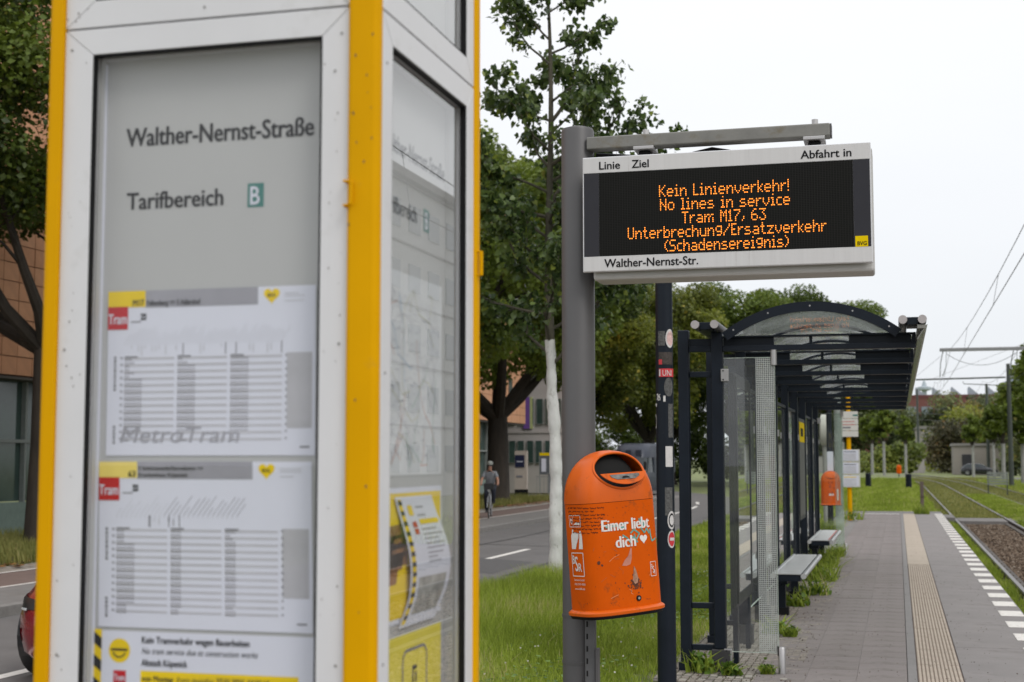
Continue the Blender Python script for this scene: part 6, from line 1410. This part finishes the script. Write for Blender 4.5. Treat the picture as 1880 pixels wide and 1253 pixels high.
def car_y(x, z, off):
    zs = [l[0] for l in lv]; yf = np.interp(z, zs, [l[1] for l in lv]); hw = np.interp(z, zs, [l[3] for l in lv]); yr = 4.28; hl = (yr - yf)/2
    q = min(.9999, abs(x)/hw); return (yf + yr)/2 - hl*(1 - q**4.5)**(1/4.5) - off
def patch(name, f, mt, off=.006, n=10):      # f(t) -> (x, z_low, z_high)
    m = MB(); P = []
    for i in range(n + 1):
        x, a, b = f(i/n)
        for j in range(4): z = a + (b - a)*j/3; P.append((x, car_y(x, z, off), z))
    m.add(P, [(4*i + j, 4*i + 4 + j, 4*i + 5 + j, 4*i + 1 + j) for i in range(n) for j in range(3)]); return m.build(name, mt, car, smooth=True, world=False)
for s_ in (-1, 1):
    patch('headlight', lambda t: (s_*(.893 - .40*t), .60 + .02*t, .735 - .035*t), mTrimB, .006, 16); patch('headlight_lens', lambda t: (s_*(.888 - .16*t), .655, .725), mLampW, .014, 10)
    patch('headlight_lens', lambda t: (s_*(.885 - .30*t), .61, .628), mLampW, .014, 12)
    patch('air_intake', lambda t: (s_*(.875 - .17*t), .30 + .03*t, .50 - .05*t), mTrimB, .008, 12)
    patch('fog_lamp_trim', lambda t: (s_*(.872 - .06*t), .35, .362), mRim, .016, 6); patch('fog_lamp_trim', lambda t: (s_*(.872 - .06*t), .44, .452), mRim, .016, 6); patch('fog_lamp_trim', lambda t: (s_*(.878 - .014*t), .362, .44), mRim, .016, 4)
patch('grille', lambda t: (-.45 + .9*t, .33, .52), mTrimB, .008, 12)
mVan = M_('blue_grey_van_paint', (.045, .052, .072), .45, metal=.1, coat=.1, spec=.3)
van = vehicle('grey_van', 'blue-grey high-roof van on the road bend, half hidden by the sticker pole', 'van', (-13.5, 70.6, -.30), R(-10), mVan,
    [(.25, .08, 5.75, .93, 7), (.45, .0, 5.8, .99, 7), (.80, .03, 5.8, 1.0, 7), (1.02, .25, 5.8, 1.0, 7), (1.18, .75, 5.8, .995, 7)],
    [(1.182, .80, 5.6, .97, 7), (1.95, 1.28, 5.6, .93, 7)], [(1.952, 1.27, 5.75, .965, 6), (2.25, 1.42, 5.75, .93, 6), (2.55, 1.7, 5.72, .88, 5), (2.68, 2.2, 5.6, .72, 5)], (.95, 4.6, .34), .985, van=True)
MB().box(-.999, .999, 2.4, 5.76, 1.18, 1.96).build('side_panel', mVan, van, world=False)
m = MB()
for x in (-.55, .0, .55): m.box(x - .16, x + .16, 1.30, 1.36, 2.02, 2.34)
m.build('roof_emboss', mVan, van, world=False, bevel=.02)
for s_ in (-1, 1): MB().box(s_*1.02 - .07, s_*1.02 + .07, .95, 1.1, 1.35, 1.75).build('mirror', mTrimB, van, world=False, bevel=.03); MB().box(s_*.72 - .17, s_*.72 + .17, -.015, .12, .72, .98).build('headlight', mLampW, van, world=False, bevel=.03)
MB().box(-.5, .5, -.02, .1, .55, .80).build('grille', mTrimB, van, world=False, bevel=.02); MB().box(-.26, .26, -.03, -.021, .42, .53).build('number_plate', mPaper, van, world=False)
mCar3 = M_('black_car_paint', (.02, .022, .026), .25, metal=.3, coat=.6)
c3 = vehicle('dark_car', 'small dark car with a bright windscreen parked behind the white-trunked trees', 'car', (11.6, 182, -.4), R(80), mCar3, lv, [(.972, 1.08, 4.18, .825, 5), (1.15, 1.40, 4.0, .76, 5), (1.40, 1.95, 3.55, .66, 5)], [(1.402, 1.93, 3.6, .665, 5), (1.45, 2.1, 3.4, .60, 5)], (.82, 3.45, .325), .90)
MB().add([(-.7, 1.22, 1.0), (.7, 1.22, 1.0), (.6, 1.85, 1.39), (-.6, 1.85, 1.39)], [(0, 1, 2, 3)]).build('windscreen', mLampW, c3, world=False)  # pale sheet over the dark glass: sky reflection put into its colour

# ================================================================== CYCLIST
def skin_mesh(name, joints, edges, radii, mat, parent, sub=2, root=0):
    me = bpy.data.meshes.new(name); me.from_pydata(joints, edges, []); o = bpy.data.objects.new(name, me); C.objects.link(o)
    sk = o.modifiers.new('skin', 'SKIN'); sk.use_smooth_shade = True
    for i, r_ in enumerate(radii): rr_ = r_ if hasattr(r_, '__len__') else (r_, r_); me.skin_vertices[0].data[i].radius = rr_; me.skin_vertices[0].data[i].use_root = (i == root)
    ss = o.modifiers.new('sub', 'SUBSURF'); ss.levels = sub; ss.render_levels = sub
    apply_mods(o); o.data.materials.clear(); o.data.materials.append(mat); o.parent = parent; return o
CL = (-11.83, 41.3, -.178)
bk = thing('bicycle', 'grey city bicycle ridden towards the camera on the bike path', 'bicycle', (0, 0, 0))
mBk = M_('bike_frame', (.16, .17, .18), .4, metal=.5); 
for y in (-.58, .52):
    wv_ = MB().tube([(0, y + .335*math.cos(a), .345 + .335*math.sin(a)) for a in np.linspace(0, 2*math.pi, 37)], .017, 8, cap=False).build('wheel', mTyre, bk, smooth=True, world=False); m = MB()
    MB().tube([(0, y + .312*math.cos(a), .345 + .312*math.sin(a)) for a in np.linspace(0, 2*math.pi, 37)], .009, 6, cap=False).build('rim', mRim, wv_, world=False)
    for k in range(14): a = k*math.pi*2/14; m.tube([(.02*(-1)**k, y, .345), (0, y + .31*math.cos(a), .345 + .31*math.sin(a))], .0018, 3)
    m.build('spokes', mRim, wv_, world=False); m = MB(); P = [(0, y + .375*math.cos(a), .345 + .375*math.sin(a)) for a in np.linspace(.3, 2.7, 14)]; m.tube(P, .022, 6); m.build('mudguard', mBk, bk, world=False)
m = MB(); m.tube([(0, -.38, .86), (0, -.02, .32)], .022, 8).tube([(0, -.36, .92), (0, .12, .80)], .018, 8).tube([(0, -.02, .30), (0, .18, .92)], .018, 8).tube([(0, .14, .78), (.05, .52, .345)], .011, 6).tube([(0, .14, .78), (-.05, .52, .345)], .011, 6).tube([(0, -.02, .30), (.05, .52, .345)], .011, 6).tube([(0, -.02, .30), (-.05, .52, .345)], .011, 6)
for s_ in (-1, 1): m.tube([(s_*.0, -.42, .74), (s_*.05, -.45, .66), (s_*.055, -.58, .345)], .013, 6)
m.tube([(0, -.42, .72), (0, -.36, 1.0)], .018, 8); m.build('frame', M_('silver_frame', (.42, .43, .44), .35, metal=.5), bk, smooth=True, world=False)
MB().tube([(-.30, -.30, 1.03), (-.27, -.38, 1.05), (-.06, -.42, 1.03), (.06, -.42, 1.03), (.27, -.38, 1.05), (.30, -.30, 1.03)], .013, 8).build('handlebar', mTrimB, bk, smooth=True, world=False)
MB().tube([(0, -.50, .88), (0, -.44, .88)], .045, 12).build('headlamp', mLampW, bk, world=False); MB().box(-.16, .16, -.60, -.46, .90, 1.10).build('front_basket', mTrimB, bk, world=False, bevel=.01)
MB().loft([[(.085*math.cos(a)*s_, y + .02*math.sin(a), .94 + .035*math.sin(a)) for a in np.linspace(0, 5.5, 10)] for y, s_ in ((.05, .3), (.15, .6), (.27, 1.3), (.32, 1.1))]).build('saddle', mTrimB, bk, smooth=True, world=False)
for s_, yy, zz_ in ((-1, -.10, .17), (1, .06, .45)): MB().box(s_*.10 - .05, s_*.10 + .05, yy - .04, yy + .04, zz_ - .01, zz_ + .01).build('pedal', mTrimB, bk, world=False); 
MB().tube([(-.06, -.10, .17), (-.05, -.02, .31), (.05, -.02, .31), (.06, .06, .45)], .010, 6).build('crank', mRim, bk, world=False)
mSkin = M_('skin', (.42, .22, .15), .55, var=.06); mShirt = M_('grey_t_shirt', (.20, .21, .23), .85, var=.08, scale=12, bump=.3, bscale=20); mTrou = M_('dark_trousers', (.018, .022, .035), .85, var=.2, bump=.4, bscale=14)
pn = thing('person', 'cyclist in grey t-shirt, dark trousers, sunglasses and helmet riding towards the camera', 'person', (0, 0, 0))
J = [(0, .17, .98), (0, .10, 1.18), (0, .0, 1.36), (0, -.06, 1.46), (0, -.10, 1.53), (0, -.12, 1.62), (0, -.13, 1.70),
     (.17, -.02, 1.42), (.25, -.10, 1.22), (.27, -.28, 1.08), (.27, -.33, 1.06), (-.17, -.02, 1.42), (-.26, -.10, 1.22), (-.27, -.28, 1.08), (-.27, -.33, 1.06),
     (.10, .15, .95), (.13, -.20, .86), (.11, -.02, .50), (.105, .07, .46), (-.10, .15, .95), (-.12, -.18, .66), (-.105, -.08, .26), (-.10, -.10, .20)]
Ed = [(0,1),(1,2),(2,3),(3,4),(4,5),(5,6),(2,7),(7,8),(8,9),(9,10),(2,11),(11,12),(12,13),(13,14),(0,15),(15,16),(16,17),(17,18),(0,19),(19,20),(20,21),(21,22)]
Rd = [(.14,.11), (.13,.10), (.15,.105), (.075,.07), (.052,.052), (.072,.085), (.06,.075), .058, .042, .032, .028, .058, .042, .032, .028, .085, .062, .042, .04, .085, .062, .042, .04]
skin_mesh('body', J, Ed, Rd, mSkin, pn)
skin_mesh('t_shirt', [J[0], J[1], J[2], (0, -.05, 1.45), J[7], (.235, -.08, 1.26), J[11], (-.245, -.08, 1.26)], [(0,1),(1,2),(2,3),(2,4),(4,5),(2,6),(6,7)], [(.165,.135), (.155,.125), (.175,.13), (.085,.08), .078, .066, .078, .066], mShirt, pn, root=1)
skin_mesh('trousers', [J[0], J[15], J[16], J[17], (.106, .05, .47), J[19], J[20], J[21], (-.10, -.09, .23)], [(0,1),(1,2),(2,3),(3,4),(0,5),(5,6),(6,7),(7,8)], [(.15,.125), .105, .08, .062, .058, .105, .08, .062, .058], mTrou, pn)
for s_, y, z in ((1, .03, .475), (-1, -.13, .20)): MB().loft([[(s_*.10 + .045*w_*math.cos(a), y + dy, z + .012 + .045*h_*math.sin(a)) for a in np.linspace(0, 5.5, 10)] for dy, w_, h_ in ((-.13, .5, .4), (-.09, .9, .7), (0, 1, 1), (.08, .9, 1.1), (.12, .5, .6))]).build('shoe', mTrimB, pn, smooth=True, world=False)
MB().loft([[(.098*k_*math.cos(a), -.12 + .125*k_*math.sin(a), z) for a in np.linspace(0, 2*math.pi, 21)[:-1]] for z, k_ in ((1.685, 1.02), (1.72, 1.06), (1.77, .95), (1.80, .68), (1.815, .2))]).build('helmet', M_('grey_green_helmet', (.22, .23, .21), .5), pn, smooth=True, world=False)
for x in (-.035, .035): MB().tube([(x, -.185, 1.655), (x, -.206, 1.655)], .026, 10).build('sunglass_lens', mTrimB, pn, world=False)
MB().box(-.07, .07, -.200, -.19, 1.66, 1.667).build('sunglass_bridge', mTrimB, pn, world=False); MB().tube([(0, -.19, 1.655), (0, -.222, 1.62), (0, -.195, 1.61)], .010, 6).build('nose', mSkin, pn, world=False); MB().box(-.022, .022, -.203, -.19, 1.578, 1.584).build('mouth', M_('lips', (.30, .10, .09), .6), pn, world=False)
for s_ in (-1, 1):
    for k in range(4): MB().tube([(s_*(.245 + .014*k), -.33, 1.075), (s_*(.245 + .014*k), -.385, 1.075), (s_*(.245 + .014*k), -.40, 1.05), (s_*(.245 + .014*k), -.375, 1.03)], .0085, 6).build('finger', mSkin, pn, world=False)
for o in (bk, pn): o.scale = (.93, .93, .93); o.location = CL; o.rotation_euler.z = R(12)
